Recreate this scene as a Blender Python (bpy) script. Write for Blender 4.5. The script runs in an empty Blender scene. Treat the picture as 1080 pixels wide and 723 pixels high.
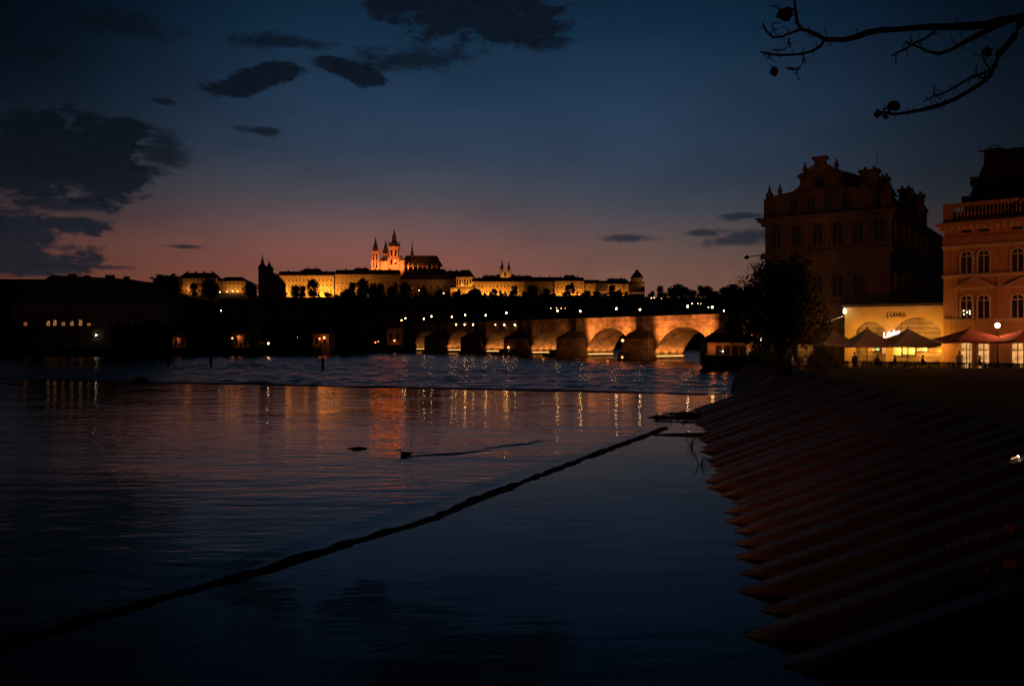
import bpy, bmesh, math, random
from mathutils import Vector, Matrix, noise as mnoise
R = math.radians
random.seed(7)
SC = bpy.context.scene
COL = SC.collection

# ------------------------------------------------------------------ camera frame
F, CX, HY, EYE = 900.0, 540.0, 355.0, 4.6          # focal length and horizon in photo pixels, eye height over the upper pool
def gx(px, Y): return (px - CX) / F * Y
def gz(py, Y): return EYE + (HY - py) / F * Y
def at(px, py, Y): return Vector((gx(px, Y), Y, gz(py, Y)))

cam = bpy.data.cameras.new('camera'); camo = bpy.data.objects.new('camera', cam); COL.objects.link(camo)
camo.location = (0, 0, EYE); camo.rotation_euler = (R(90), 0, 0)
cam.sensor_width = 36; cam.lens = 30; cam.shift_y = -0.0060; cam.clip_start = 0.1; cam.clip_end = 12000
SC.camera = camo

# ------------------------------------------------------------------ materials
def N(nt, typ, **kw):
    n = nt.nodes.new(typ)
    for k, v in kw.items(): setattr(n, k, v)
    return n
M = {}
def mat(name, col, rough=0.8, var=0.25, scale=1.0, bump=0.0, bscale=None, spec=0.3, metal=0.0, stretch=None, dark=None, warp=0.0):
    m = bpy.data.materials.new(name); m.use_nodes = True
    nt = m.node_tree; b = nt.nodes['Principled BSDF']
    tc = N(nt, 'ShaderNodeTexCoord'); mp = N(nt, 'ShaderNodeMapping')
    nt.links.new(tc.outputs['Object'], mp.inputs[0])
    if stretch: mp.inputs['Scale'].default_value = stretch
    nz = N(nt, 'ShaderNodeTexNoise'); nz.inputs['Scale'].default_value = scale; nz.inputs['Detail'].default_value = 6
    nz.inputs['Roughness'].default_value = 0.65
    nt.links.new(mp.outputs[0], nz.inputs['Vector'])
    rp = N(nt, 'ShaderNodeValToRGB')
    d = dark if dark else tuple(c * (1 - var) for c in col)
    l = tuple(min(1, c * (1 + var)) for c in col)
    rp.color_ramp.elements[0].position = 0.3; rp.color_ramp.elements[0].color = (*d, 1)
    rp.color_ramp.elements[1].position = 0.7; rp.color_ramp.elements[1].color = (*l, 1)
    nt.links.new(nz.outputs[0], rp.inputs[0]); nt.links.new(rp.outputs[0], b.inputs['Base Color'])
    b.inputs['Roughness'].default_value = rough; b.inputs['Specular IOR Level'].default_value = spec
    b.inputs['Metallic'].default_value = metal
    if bump:
        n2 = N(nt, 'ShaderNodeTexNoise'); n2.inputs['Scale'].default_value = bscale or scale * 5; n2.inputs['Detail'].default_value = 5
        nt.links.new(mp.outputs[0], n2.inputs['Vector'])
        bp = N(nt, 'ShaderNodeBump'); bp.inputs['Distance'].default_value = bump; bp.inputs['Strength'].default_value = 0.8
        nt.links.new(n2.outputs[0], bp.inputs['Height']); nt.links.new(bp.outputs[0], b.inputs['Normal'])
    M[name] = m; return m
def to_mesh(o):                                            # turns a text object into an ordinary mesh
    bpy.context.view_layer.update(); dg = bpy.context.evaluated_depsgraph_get(); me = bpy.data.meshes.new_from_object(o.evaluated_get(dg))
    n = bpy.data.objects.new(o.name, me); nm = o.name; n.parent = o.parent; n.location = o.location; n.rotation_euler = o.rotation_euler; n.scale = o.scale
    COL.objects.link(n); bpy.data.objects.remove(o); n.name = nm; return n
def masonry(name, c1, c2, mortar, bw, bh, rough=0.85):
    m = bpy.data.materials.new(name); m.use_nodes = True
    nt = m.node_tree; b = nt.nodes['Principled BSDF']
    tc = N(nt, 'ShaderNodeTexCoord'); sp = N(nt, 'ShaderNodeSeparateXYZ'); cb = N(nt, 'ShaderNodeCombineXYZ'); ad = N(nt, 'ShaderNodeMath', operation='ADD')
    nt.links.new(tc.outputs['Object'], sp.inputs[0]); nt.links.new(sp.outputs[0], ad.inputs[0]); nt.links.new(sp.outputs[1], ad.inputs[1])
    nt.links.new(ad.outputs[0], cb.inputs[0]); nt.links.new(sp.outputs[2], cb.inputs[1])
    br = N(nt, 'ShaderNodeTexBrick'); br.inputs['Scale'].default_value = 1.0
    br.inputs['Brick Width'].default_value = bw; br.inputs['Row Height'].default_value = bh; br.inputs['Mortar Size'].default_value = bh * 0.06
    br.inputs['Color1'].default_value = (*c1, 1); br.inputs['Color2'].default_value = (*c2, 1); br.inputs['Mortar'].default_value = (*mortar, 1)
    nt.links.new(cb.outputs[0], br.inputs['Vector'])
    nz = N(nt, 'ShaderNodeTexNoise'); nz.inputs['Scale'].default_value = 0.45; nz.inputs['Detail'].default_value = 7
    nt.links.new(tc.outputs['Object'], nz.inputs['Vector'])
    mr = N(nt, 'ShaderNodeMapRange'); mr.inputs[1].default_value = .3; mr.inputs[2].default_value = .7; mr.inputs[3].default_value = .42; mr.inputs[4].default_value = 1.3
    nt.links.new(nz.outputs[0], mr.inputs[0])
    mx = N(nt, 'ShaderNodeMix', data_type='RGBA', blend_type='MULTIPLY'); mx.inputs[0].default_value = 1
    nt.links.new(br.outputs[0], mx.inputs[6]); nt.links.new(mr.outputs[0], mx.inputs[7]); nt.links.new(mx.outputs[2], b.inputs['Base Color'])
    b.inputs['Roughness'].default_value = rough; b.inputs['Specular IOR Level'].default_value = .2
    bp = N(nt, 'ShaderNodeBump'); bp.inputs['Distance'].default_value = .03; nt.links.new(br.outputs['Fac'], bp.inputs['Height']); bp.invert = True
    nt.links.new(bp.outputs[0], b.inputs['Normal'])
    M[name] = m
def glow(name, col, strength, scale=0, lo=0.2):
    m = bpy.data.materials.new(name); m.use_nodes = True
    nt = m.node_tree; b = nt.nodes['Principled BSDF']
    b.inputs['Base Color'].default_value = (.6, .55, .5, 1); b.inputs['Roughness'].default_value = .5
    b.inputs['Emission Color'].default_value = (*col, 1); b.inputs['Emission Strength'].default_value = strength
    if scale:                                           # uneven light of a lit room seen through its window
        tc = N(nt, 'ShaderNodeTexCoord'); nz = N(nt, 'ShaderNodeTexNoise'); nz.inputs['Scale'].default_value = scale; nz.inputs['Detail'].default_value = 3
        mr = N(nt, 'ShaderNodeMapRange'); mr.inputs[1].default_value = .35; mr.inputs[2].default_value = .65; mr.inputs[3].default_value = strength * lo; mr.inputs[4].default_value = strength
        nt.links.new(tc.outputs['Object'], nz.inputs['Vector']); nt.links.new(nz.outputs[0], mr.inputs[0]); nt.links.new(mr.outputs[0], b.inputs['Emission Strength'])
    M[name] = m

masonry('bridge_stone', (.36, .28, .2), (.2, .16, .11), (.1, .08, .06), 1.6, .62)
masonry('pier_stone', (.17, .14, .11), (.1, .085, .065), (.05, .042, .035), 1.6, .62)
masonry('quay_stone', (.1, .085, .07), (.075, .065, .055), (.04, .035, .03), 1.2, .5)
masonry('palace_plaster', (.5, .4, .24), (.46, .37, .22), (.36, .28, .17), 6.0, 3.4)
mat('bar_plaster', (.48, .34, .14), .85, .15, .5, .01, 8)
masonry('rusticated', (.42, .32, .2), (.38, .29, .18), (.16, .12, .08), 30.0, .5)
mat('cathedral_stone', (.3, .24, .18), .9, .45, .25, .1)
mat('plaster', (.4, .32, .22), .85, .18, .35, .01, 6)
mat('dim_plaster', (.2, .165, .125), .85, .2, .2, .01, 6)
mat('old_plaster', (.22, .17, .13), .85, .42, .5, .015, 8, stretch=(1.6, 1.6, .4))
mat('facade_plaster', (.42, .22, .11), .85, .3, .8, .01, 9, stretch=(1.6, 1.6, .35))
mat('trim_stone', (.5, .36, .25), .8, .2, 1.2, .01, 12)
mat('tile_roof', (.11, .05, .035), .8, .35, .8, .05, 5)
mat('slate_roof', (.03, .032, .036), .75, .3, 1.0, .03, 6)
mat('copper', (.07, .1, .08), .6, .3, .6)
mat('foliage', (.05, .075, .03), .7, .4, .5)
mat('green_foliage', (.06, .12, .03), .7, .35, .8)
mat('bark', (.05, .038, .03), .9, .4, 6, .01, 30, stretch=(1, 1, .3))
mat('dry_leaf', (.06, .045, .025), .8, .4, 20)
mat('timber', (.075, .045, .035), .7, .45, 1.2, .02, 9, stretch=(.25, 3, 3))
mat('sheen_timber', (.13, .11, .1), .4, .5, 1.5, .02, 10, stretch=(.3, 3, 3))  # ridge timber lightened to imitate sky sheen; planking stays darker for shaded faces
mat('wet_log', (.022, .02, .018), .7, .45, 2, .02, 14)
mat('iron', (.02, .02, .022), .5, .2, 5, metal=.6)
mat('rust', (.55, .2, .07), .8, .4, 12)
mat('canvas', (.42, .45, .4), .9, .15, 1.0, .01, 4)
mat('red_canvas', (.38, .13, .09), .9, .15, 1.0, .01, 4)
mat('dark_glass', (.012, .014, .018), .12, .2, 2, spec=.5)
mat('white_paint', (.75, .73, .68), .5, .06, 3)
mat('dark_paint', (.05, .04, .035), .6, .2, 3)
mat('paving', (.035, .031, .028), .85, .3, .6, .02, 7)
mat('soil', (.014, .016, .01), .95, .4, .05)
mat('skin', (.45, .28, .2), .6, .06, 5)
mat('dark_cloth', (.03, .03, .036), .9, .2, 8)
mat('pale_cloth', (.55, .53, .5), .9, .1, 8)
mat('feather', (.03, .027, .024), .7, .3, 20)
mat('concrete', (.12, .11, .1), .9, .3, 1.2, .02, 9)
WARM = (1.0, .56, .2); SOD = (1.0, .40, .10); AMB = (1.0, .37, .06)
glow('bridge_globe', (1, .55, .22), 42)
glow('far_lamp', (1, .55, .2), 26)
glow('red_lamp', (1, .22, .06), 8)
glow('white_lamp', (1, .9, .75), 16)
glow('quay_globe', (1, .55, .36), 9)
glow('wall_foot_glow', (1, .5, .14), 1.7)
glow('lit_room', (1, .42, .12), .6, 1.3, .02)
glow('lit_room_warm', (1, .5, .16), 1.0, 1.5, .25)
glow('lit_row', (1, .45, .16), .4, .3, .3)
glow('red_row', (1, .25, .1), .4, .3, .3)
glow('bar_yellow', (1, .62, .08), .9, 1.6, .2)
glow('bar_green', (.05, 1, .45), .8, 2.5, .3)
glow('bar_pink', (1, .35, .25), .35, 2, .3)
glow('glint_glow', (1, .5, .25), .8)
glow('neon_white', (.82, .86, 1), 3.2)
glow('bulb', (1, .85, .5), 7)

# ------------------------------------------------------------------ mesh builder
class MB:
    def __init__(s): s.v = []; s.f = []
    def add(s, vs, fs):
        k = len(s.v); s.v += [tuple(v) for v in vs]; s.f += [tuple(i + k for i in f) for f in fs]; return s
    def box(s, x0, x1, y0, y1, z0, z1):
        return s.add([(x, y, z) for z in (z0, z1) for y in (y0, y1) for x in (x0, x1)],
                     [(0, 2, 3, 1), (4, 5, 7, 6), (0, 1, 5, 4), (2, 6, 7, 3), (0, 4, 6, 2), (1, 3, 7, 5)])
    def prism(s, pts, y0, y1):                                  # polygon in x,z pulled along y (pts counter-clockwise seen from -y)
        n = len(pts)
        vs = [(p[0], y0, p[1]) for p in pts] + [(p[0], y1, p[1]) for p in pts]
        return s.add(vs, [tuple(range(n)), tuple(range(2 * n - 1, n - 1, -1))] + [(i, i + n, (i + 1) % n + n, (i + 1) % n) for i in range(n)])
    def slab(s, pts, z0, z1):                                   # polygon in x,y pulled along z
        n = len(pts)
        vs = [(p[0], p[1], z0) for p in pts] + [(p[0], p[1], z1) for p in pts]
        return s.add(vs, [tuple(range(n - 1, -1, -1)), tuple(range(n, 2 * n))] + [(i, (i + 1) % n, (i + 1) % n + n, i + n) for i in range(n)])
    def tube(s, pts, rs, n=6, cap=True):
        pts = [Vector(p) for p in pts]; rings = []
        if not isinstance(rs, (list, tuple)): rs = [rs] * len(pts)
        for i, p in enumerate(pts):
            t = (pts[min(i + 1, len(pts) - 1)] - pts[max(i - 1, 0)]).normalized()
            a = t.cross(Vector((0, 0, 1)) if abs(t.z) < .9 else Vector((1, 0, 0))).normalized(); b = t.cross(a)
            rings.append([p + (a * math.cos(2 * math.pi * k / n) + b * math.sin(2 * math.pi * k / n)) * rs[i] for k in range(n)])
        vs = [v for r in rings for v in r]; fs = []
        for i in range(len(pts) - 1):
            for k in range(n):
                fs.append((i * n + k, i * n + (k + 1) % n, (i + 1) * n + (k + 1) % n, (i + 1) * n + k))
        if cap: fs += [tuple(range(n - 1, -1, -1)), tuple(range((len(pts) - 1) * n, len(pts) * n))]
        return s.add(vs, fs)
    def lathe(s, prof, n=12, x=0, y=0, z=0):                    # prof: (radius, height)
        vs = [(x + r * math.cos(2 * math.pi * (k + .5) / n), y + r * math.sin(2 * math.pi * (k + .5) / n), z + h) for r, h in prof for k in range(n)]
        fs = [(i * n + k, i * n + (k + 1) % n, (i + 1) * n + (k + 1) % n, (i + 1) * n + k) for i in range(len(prof) - 1) for k in range(n)]
        return s.add(vs, fs + [tuple(range(n - 1, -1, -1)), tuple(range((len(prof) - 1) * n, len(prof) * n))])
    def pyramid(s, x0, x1, y0, y1, z0, z1, top=0.0):
        cx, cy = (x0 + x1) / 2, (y0 + y1) / 2
        a, b = (x1 - x0) / 2 * top, (y1 - y0) / 2 * top
        if top == 0: return s.add([(x0, y0, z0), (x1, y0, z0), (x1, y1, z0), (x0, y1, z0), (cx, cy, z1)], [(0, 1, 4), (1, 2, 4), (2, 3, 4), (3, 0, 4), (3, 2, 1, 0)])
        return s.add([(x0, y0, z0), (x1, y0, z0), (x1, y1, z0), (x0, y1, z0), (cx - a, cy - b, z1), (cx + a, cy - b, z1), (cx + a, cy + b, z1), (cx - a, cy + b, z1)],
                     [(0, 1, 5, 4), (1, 2, 6, 5), (2, 3, 7, 6), (3, 0, 4, 7), (4, 5, 6, 7), (3, 2, 1, 0)])
    def gable(s, x0, x1, y0, y1, z0, z1, axis='x', hip=0.0):    # ridge along axis, hip = how far the ridge ends are drawn in
        if axis == 'x':
            c = (y0 + y1) / 2
            vs = [(x0, y0, z0), (x1, y0, z0), (x1, y1, z0), (x0, y1, z0), (x0 + hip, c, z1), (x1 - hip, c, z1)]
            return s.add(vs, [(0, 1, 5, 4), (2, 3, 4, 5), (1, 2, 5), (3, 0, 4), (3, 2, 1, 0)])
        c = (x0 + x1) / 2
        vs = [(x0, y0, z0), (x1, y0, z0), (x1, y1, z0), (x0, y1, z0), (c, y0 + hip, z1), (c, y1 - hip, z1)]
        return s.add(vs, [(1, 2, 5, 4), (3, 0, 4, 5), (0, 1, 4), (2, 3, 5), (3, 2, 1, 0)])
    def build(s, name, m, parent=None, smooth=False, loc=None):
        me = bpy.data.meshes.new(name); me.from_pydata(s.v, [], s.f); me.validate(); me.update()
        if isinstance(m, str): m = M[m]
        me.materials.append(m)
        if smooth:
            for p in me.polygons: p.use_smooth = True
        o = bpy.data.objects.new(name, me); COL.objects.link(o)
        if parent: o.parent = parent
        if loc: o.location = loc
        return o
def box(name, m, parent, *b): return MB().box(*b).build(name, m, parent)
def tag(o, label, cat, group=None, kind=None):
    if label: o['label'] = label
    if cat: o['category'] = cat
    if group: o['group'] = group
    if kind: o['kind'] = kind
    return o
def thing(name, label, cat, loc=(0, 0, 0), rz=0.0, group=None):
    o = bpy.data.objects.new(name, None); o.empty_display_size = .5; COL.objects.link(o)
    o.location = loc; o.rotation_euler = (0, 0, rz)
    return tag(o, label, cat, group)
def struct(o): o['kind'] = 'structure'; return o
def dup(o, parent=None, loc=None, rz=None, scale=None, label=None, group=None):
    c = o.copy(); COL.objects.link(c)
    if parent: c.parent = parent
    for ch in o.children: dup(ch, c)
    if loc is not None: c.location = loc
    if rz is not None: c.rotation_euler = (0, 0, rz)
    if scale is not None: c.scale = (scale,) * 3 if not isinstance(scale, tuple) else scale
    if label: c['label'] = label
    if group: c['group'] = group
    return c
def again(o, parent, loc, rz=0.0):                              # another copy of one part
    c = o.copy(); COL.objects.link(c); c.parent = parent; c.location = loc; c.rotation_euler = (0, 0, rz)
    for ch in o.children: dup(ch, c)
    return c
def light(kind, loc, energy, col, radius=.3, target=None, spot=90, blend=.6):
    l = bpy.data.lights.new(kind.lower() + '_light', kind); l.energy = energy; l.color = col
    if kind != 'AREA': l.shadow_soft_size = radius
    if kind == 'SPOT': l.spot_size = R(spot); l.spot_blend = blend
    o = bpy.data.objects.new('floodlight', l); COL.objects.link(o); o.location = loc
    if target is not None: o.rotation_euler = (Vector(target) - Vector(loc)).to_track_quat('-Z', 'Y').to_euler()
    return o

# ------------------------------------------------------------------ world: dusk sky with broken cloud
def make_world():
    w = bpy.data.worlds.new('World'); SC.world = w; w.use_nodes = True
    nt = w.node_tree; bg = nt.nodes['Background']; L = nt.links.new
    def m(op, a, b=None, c=None, clamp=False):
        n = N(nt, 'ShaderNodeMath', operation=op); n.use_clamp = clamp
        for i, v in enumerate((a, b, c)):
            if v is None: continue
            if isinstance(v, (int, float)): n.inputs[i].default_value = v
            else: L(v, n.inputs[i])
        return n.outputs[0]
    def rng(x, a, b, c=0.0, d=1.0, smooth=True):
        n = N(nt, 'ShaderNodeMapRange'); n.interpolation_type = 'SMOOTHSTEP' if smooth else 'LINEAR'
        for i, v in enumerate((a, b, c, d)): n.inputs[i + 1].default_value = v
        L(x, n.inputs[0]); return n.outputs[0]
    def mix(f, a, b, op='MIX'):
        n = N(nt, 'ShaderNodeMix', data_type='RGBA', blend_type=op)
        if isinstance(f, (int, float)): n.inputs[0].default_value = f
        else: L(f, n.inputs[0])
        for i, v in ((6, a), (7, b)):
            if isinstance(v, tuple): n.inputs[i].default_value = v
            else: L(v, n.inputs[i])
        return n.outputs[2]
    tc = N(nt, 'ShaderNodeTexCoord'); sp = N(nt, 'ShaderNodeSeparateXYZ'); L(tc.outputs['Generated'], sp.inputs[0])
    x, y, z = sp.outputs
    el = m('MULTIPLY', m('ARCSINE', z), 57.29578); az = m('MULTIPLY', m('ARCTAN2', x, y), 57.29578)
    def lin(c): return tuple(((v / 255 + .055) / 1.055) ** 2.4 if v > 10 else v / 255 / 12.92 for v in c)
    def ramp(stops):
        r = N(nt, 'ShaderNodeValToRGB'); cr = r.color_ramp
        while len(cr.elements) < len(stops): cr.elements.new(.5)
        for e, (p, c) in zip(cr.elements, stops): e.position = (p + 2) / 62; e.color = (*lin(c), 1)
        L(m('DIVIDE', m('ADD', el, 2.0), 62.0, clamp=True), r.inputs[0]); return r.outputs[0]
    west = ramp([(-1, (150, 82, 52)), (2.8, (143, 84, 64)), (4.2, (132, 80, 68)), (5.8, (127, 82, 75)), (7.4, (104, 80, 82)), (9.2, (76, 74, 82)), (12, (50, 64, 84)), (15, (37, 58, 82)), (19.5, (19, 44, 67)), (23, (12, 29, 46)), (28, (8, 19, 32)), (45, (6, 13, 22)), (60, (4, 9, 16))])
    north = ramp([(-1, (132, 84, 62)), (3.2, (128, 88, 74)), (5, (108, 82, 74)), (6.3, (94, 78, 76)), (8.3, (66, 70, 80)), (10.5, (52, 64, 82)), (14, (42, 62, 86)), (19.5, (19, 45, 70)), (23, (12, 29, 46)), (28, (8, 19, 32)), (45, (6, 13, 22)), (60, (4, 9, 16))])
    sky = mix(rng(az, -8, 13), west, north)
    hi = rng(el, 5, 17)                                     # side dimming grows with height, like a lens vignette put into the sky
    dim = m('MULTIPLY', m('MULTIPLY', rng(az, -36, -9, .34, 1), rng(az, 6, 34, 1, .25)), m('SUBTRACT', 1.0, m('MULTIPLY', hi, m('SUBTRACT', 1.0, m('MULTIPLY', rng(az, -33, -12, .22, 1), rng(az, 16, 36, 1, .45))))))
    # sky colour dimmed towards both sides, mostly as lens vignetting, partly as fading afterglow
    v = N(nt, 'ShaderNodeVectorMath', operation='SCALE'); L(sky, v.inputs[0]); L(dim, v.inputs['Scale']); sky = v.outputs[0]
    # clouds
    flat = N(nt, 'ShaderNodeCombineXYZ'); L(az, flat.inputs[0]); L(el, flat.inputs[1])
    mp = N(nt, 'ShaderNodeMapping'); mp.inputs['Scale'].default_value = (.42, 1.0, 1); L(flat.outputs[0], mp.inputs[0])
    nz = N(nt, 'ShaderNodeTexNoise'); nz.inputs['Scale'].default_value = .8; nz.inputs['Detail'].default_value = 10; nz.inputs['Roughness'].default_value = .6
    nz.inputs['Distortion'].default_value = .3; L(mp.outputs[0], nz.inputs['Vector'])
    nb = N(nt, 'ShaderNodeTexNoise'); nb.inputs['Scale'].default_value = .22; nb.inputs['Detail'].default_value = 4; L(mp.outputs[0], nb.inputs['Vector'])
    nf = N(nt, 'ShaderNodeTexNoise'); nf.inputs['Scale'].default_value = 2.4; nf.inputs['Detail'].default_value = 8; nf.inputs['Roughness'].default_value = .65; nf.inputs['Distortion'].default_value = .6
    mf = N(nt, 'ShaderNodeMapping'); mf.inputs['Scale'].default_value = (.55, 1.0, 1); L(flat.outputs[0], mf.inputs[0]); L(mf.outputs[0], nf.inputs['Vector'])
    def field(ells):
        d = None
        for px, py, rx, ry, rot in ells:
            a = math.degrees(math.atan((px - CX) / F)); e = math.degrees(math.atan((HY - py) / math.hypot(F, px - CX)))
            kx = rx / F * 57.3 * math.cos(R(a)) ** 2; ky = ry / F * 57.3 * math.cos(R(a)) * math.cos(R(e)) ** 2
            q = N(nt, 'ShaderNodeMapping', vector_type='TEXTURE'); q.inputs['Location'].default_value = (a, e, 0); q.inputs['Rotation'].default_value = (0, 0, R(rot)); q.inputs['Scale'].default_value = (kx, ky, 1)
            L(flat.outputs[0], q.inputs[0]); ln = N(nt, 'ShaderNodeVectorMath', operation='LENGTH'); L(q.outputs[0], ln.inputs[0])
            d = ln.outputs['Value'] if d is None else m('MINIMUM', d, ln.outputs['Value'])
        return d
    def dens(d, k, soft, bias=1.0):
        t = m('ADD', m('SUBTRACT', bias, d), m('ADD', m('MULTIPLY', m('SUBTRACT', nz.outputs[0], .47), k), m('MULTIPLY', m('SUBTRACT', nf.outputs[0], .5), k * .34)))
        return rng(t, 0.0, soft)
    thick = dens(field([(58, 160, 84, 40, 0), (10, 180, 60, 30, 0), (112, 180, 44, 26, -8), (128, 145, 28, 18, 0), (10, 252, 60, 28, 0), (25, 276, 78, 14, 0), (66, 236, 40, 9, -3),
                        (258, 88, 34, 12, 18), (288, 76, 32, 10, 8), (358, 70, 30, 10, -10), (384, 80, 26, 9, -16), (490, 8, 100, 30, -6), (530, 30, 40, 16, 0)]), 2.8, .5, 1.26)
    thin = dens(field([(170, 160, 36, 22, 0), (430, 62, 80, 14, 4), (120, 24, 60, 14, 0), (45, 58, 30, 8, 0), (175, 107, 14, 5, 0), (270, 138, 22, 5, 0), (190, 260, 20, 2.6, 0), (95, 281, 60, 3, 0),
                       (664, 251, 32, 4, 0), (775, 253, 46, 8, 4), (782, 228, 32, 4, 0), (745, 246, 20, 4, 0), (575, 45, 36, 9, 0), (60, 215, 60, 10, 0), (300, 45, 50, 9, 0)]), 2.6, .9, 1.22)
    veil = rng(m('ADD', nb.outputs[0], m('MULTIPLY', nz.outputs[0], .35)), .55, .95)
    cl = ramp([(-1, (46, 44, 50)), (3.5, (35, 41, 52)), (6.5, (26, 36, 49)), (10, (17, 24, 34)), (14, (14, 20, 29)), (20, (12, 19, 30)), (40, (8, 14, 24)), (60, (5, 9, 16))])
    v2 = N(nt, 'ShaderNodeVectorMath', operation='SCALE'); L(cl, v2.inputs[0]); L(m('MULTIPLY', rng(az, -36, -5, .5, 1, False), rng(az, 10, 34, 1, .6)), v2s := N(nt, 'ShaderNodeMath', operation='MULTIPLY').inputs[0]); L(rng(nf.outputs[0], .3, .7, 1.15, .82), v2s.node.inputs[1]); L(v2s.node.outputs[0], v2.inputs['Scale']); cl = v2.outputs[0]
    sky = mix(m('MULTIPLY', veil, .22), sky, cl)
    sky = mix(m('MULTIPLY', thin, .82), sky, cl)
    sky = mix(m('MULTIPLY', thick, .93), sky, cl)
    # scattered light high up, from a sun well under the horizon
    ns = N(nt, 'ShaderNodeTexSky', sky_type='NISHITA'); ns.sun_disc = False; ns.sun_elevation = R(-5); ns.sun_rotation = R(-22); ns.air_density = 1.5; ns.ozone_density = 3
    v3 = N(nt, 'ShaderNodeVectorMath', operation='SCALE'); L(ns.outputs[0], v3.inputs[0]); v3.inputs['Scale'].default_value = .05
    v4 = N(nt, 'ShaderNodeVectorMath', operation='ADD'); L(sky, v4.inputs[0]); L(v3.outputs[0], v4.inputs[1])
    below = rng(el, -3, -1, 0, 1); v5 = N(nt, 'ShaderNodeVectorMath', operation='SCALE'); L(v4.outputs[0], v5.inputs[0]); L(below, v5.inputs['Scale'])
    L(v5.outputs[0], bg.inputs[0]); bg.inputs[1].default_value = 1.0
make_world()

# ------------------------------------------------------------------ water
def water(name, specs, calm=None, rough=.05):
    m = bpy.data.materials.new(name); m.use_nodes = True; nt = m.node_tree; b = nt.nodes['Principled BSDF']; L = nt.links.new
    b.inputs['Base Color'].default_value = (.004, .006, .008, 1); b.inputs['Roughness'].default_value = rough; b.inputs['IOR'].default_value = 1.333; b.inputs['Specular IOR Level'].default_value = .5
    g = N(nt, 'ShaderNodeNewGeometry'); h = None
    for sx, sy, sc, amp, dist in specs:
        mp = N(nt, 'ShaderNodeMapping'); mp.inputs['Scale'].default_value = (sx, sy, 1); mp.inputs['Rotation'].default_value = (0, 0, R(random.uniform(-8, 8))); L(g.outputs['Position'], mp.inputs[0])
        n = N(nt, 'ShaderNodeTexNoise'); n.inputs['Scale'].default_value = sc; n.inputs['Detail'].default_value = 2.5; n.inputs['Distortion'].default_value = dist; L(mp.outputs[0], n.inputs['Vector'])
        mm = N(nt, 'ShaderNodeMath', operation='MULTIPLY'); mm.inputs[1].default_value = amp; L(n.outputs[0], mm.inputs[0])
        if h is None: h = mm.outputs[0]
        else:
            a = N(nt, 'ShaderNodeMath', operation='ADD'); L(h, a.inputs[0]); L(mm.outputs[0], a.inputs[1]); h = a.outputs[0]
    if calm:                                               # the boom keeps the ripples on its far side
        (x0, y0), (x1, y1) = calm; dx, dy = x1 - x0, y1 - y0; ln = math.hypot(dx, dy); nx, ny = -dy / ln, dx / ln
        dp = N(nt, 'ShaderNodeVectorMath', operation='DOT_PRODUCT'); L(g.outputs['Position'], dp.inputs[0]); dp.inputs[1].default_value = (nx, ny, 0)
        mr = N(nt, 'ShaderNodeMapRange'); c = nx * x0 + ny * y0
        mr.inputs[1].default_value = c - .1; mr.inputs[2].default_value = c + .6; mr.inputs[3].default_value = .3; mr.inputs[4].default_value = 1; L(dp.outputs['Value'], mr.inputs[0])
        # gusts: patches of rougher and smoother water
        mp = N(nt, 'ShaderNodeMapping'); mp.inputs['Scale'].default_value = (.5, 1.2, 1); L(g.outputs['Position'], mp.inputs[0])
        n = N(nt, 'ShaderNodeTexNoise'); n.inputs['Scale'].default_value = .12; n.inputs['Detail'].default_value = 3; L(mp.outputs[0], n.inputs['Vector'])
        gr = N(nt, 'ShaderNodeMapRange'); gr.inputs[1].default_value = .35; gr.inputs[2].default_value = .65; gr.inputs[3].default_value = .55; gr.inputs[4].default_value = 1.25; L(n.outputs[0], gr.inputs[0])
        k = N(nt, 'ShaderNodeMath', operation='MULTIPLY'); L(mr.outputs[0], k.inputs[0]); L(gr.outputs[0], k.inputs[1])
        mm = N(nt, 'ShaderNodeMath', operation='MULTIPLY'); L(h, mm.inputs[0]); L(k.outputs[0], mm.inputs[1]); h = mm.outputs[0]
    bp = N(nt, 'ShaderNodeBump'); bp.inputs['Strength'].default_value = 1; bp.inputs['Distance'].default_value = 1; L(h, bp.inputs['Height']); L(bp.outputs[0], b.inputs['Normal'])
    M[name] = m
BOOM = [at(-40, 0, 12.0), ]
def on_pool(px, py, z=0.0): Y = (EYE - z) * F / (py - HY); return Vector((gx(px, Y), Y, z))
boom_px = [(-60, 703), (0, 683), (120, 646), (270, 603), (370, 572), (460, 545), (490, 531), (570, 501), (640, 474), (703, 451)]
BOOM = [on_pool(*p) for p in boom_px]
water('pool_water', [(.55, 1.5, 1.1, .022, .4), (.8, 1.5, 3.2, .0055, .2), (.4, 1.6, .35, .035, 0)], calm=((BOOM[1].x, BOOM[1].y), (BOOM[-1].x, BOOM[-1].y)))
water('river_water', [(.6, 1.2, 1.6, .05, .6), (.7, 1.2, 4.0, .02, .4)], rough=.17)
LOW = -1.3
weir_px = [(-320, 397), (-80, 397.5), (0, 399.5), (150, 402.5), (300, 406), (450, 409), (600, 412), (700, 414.5), (745, 416)]
WEIR = [on_pool(*p) for p in weir_px]
TIP0, TIPS = 3.6, .187
def tipx(d): return TIP0 + TIPS * (d - 12)
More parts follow.
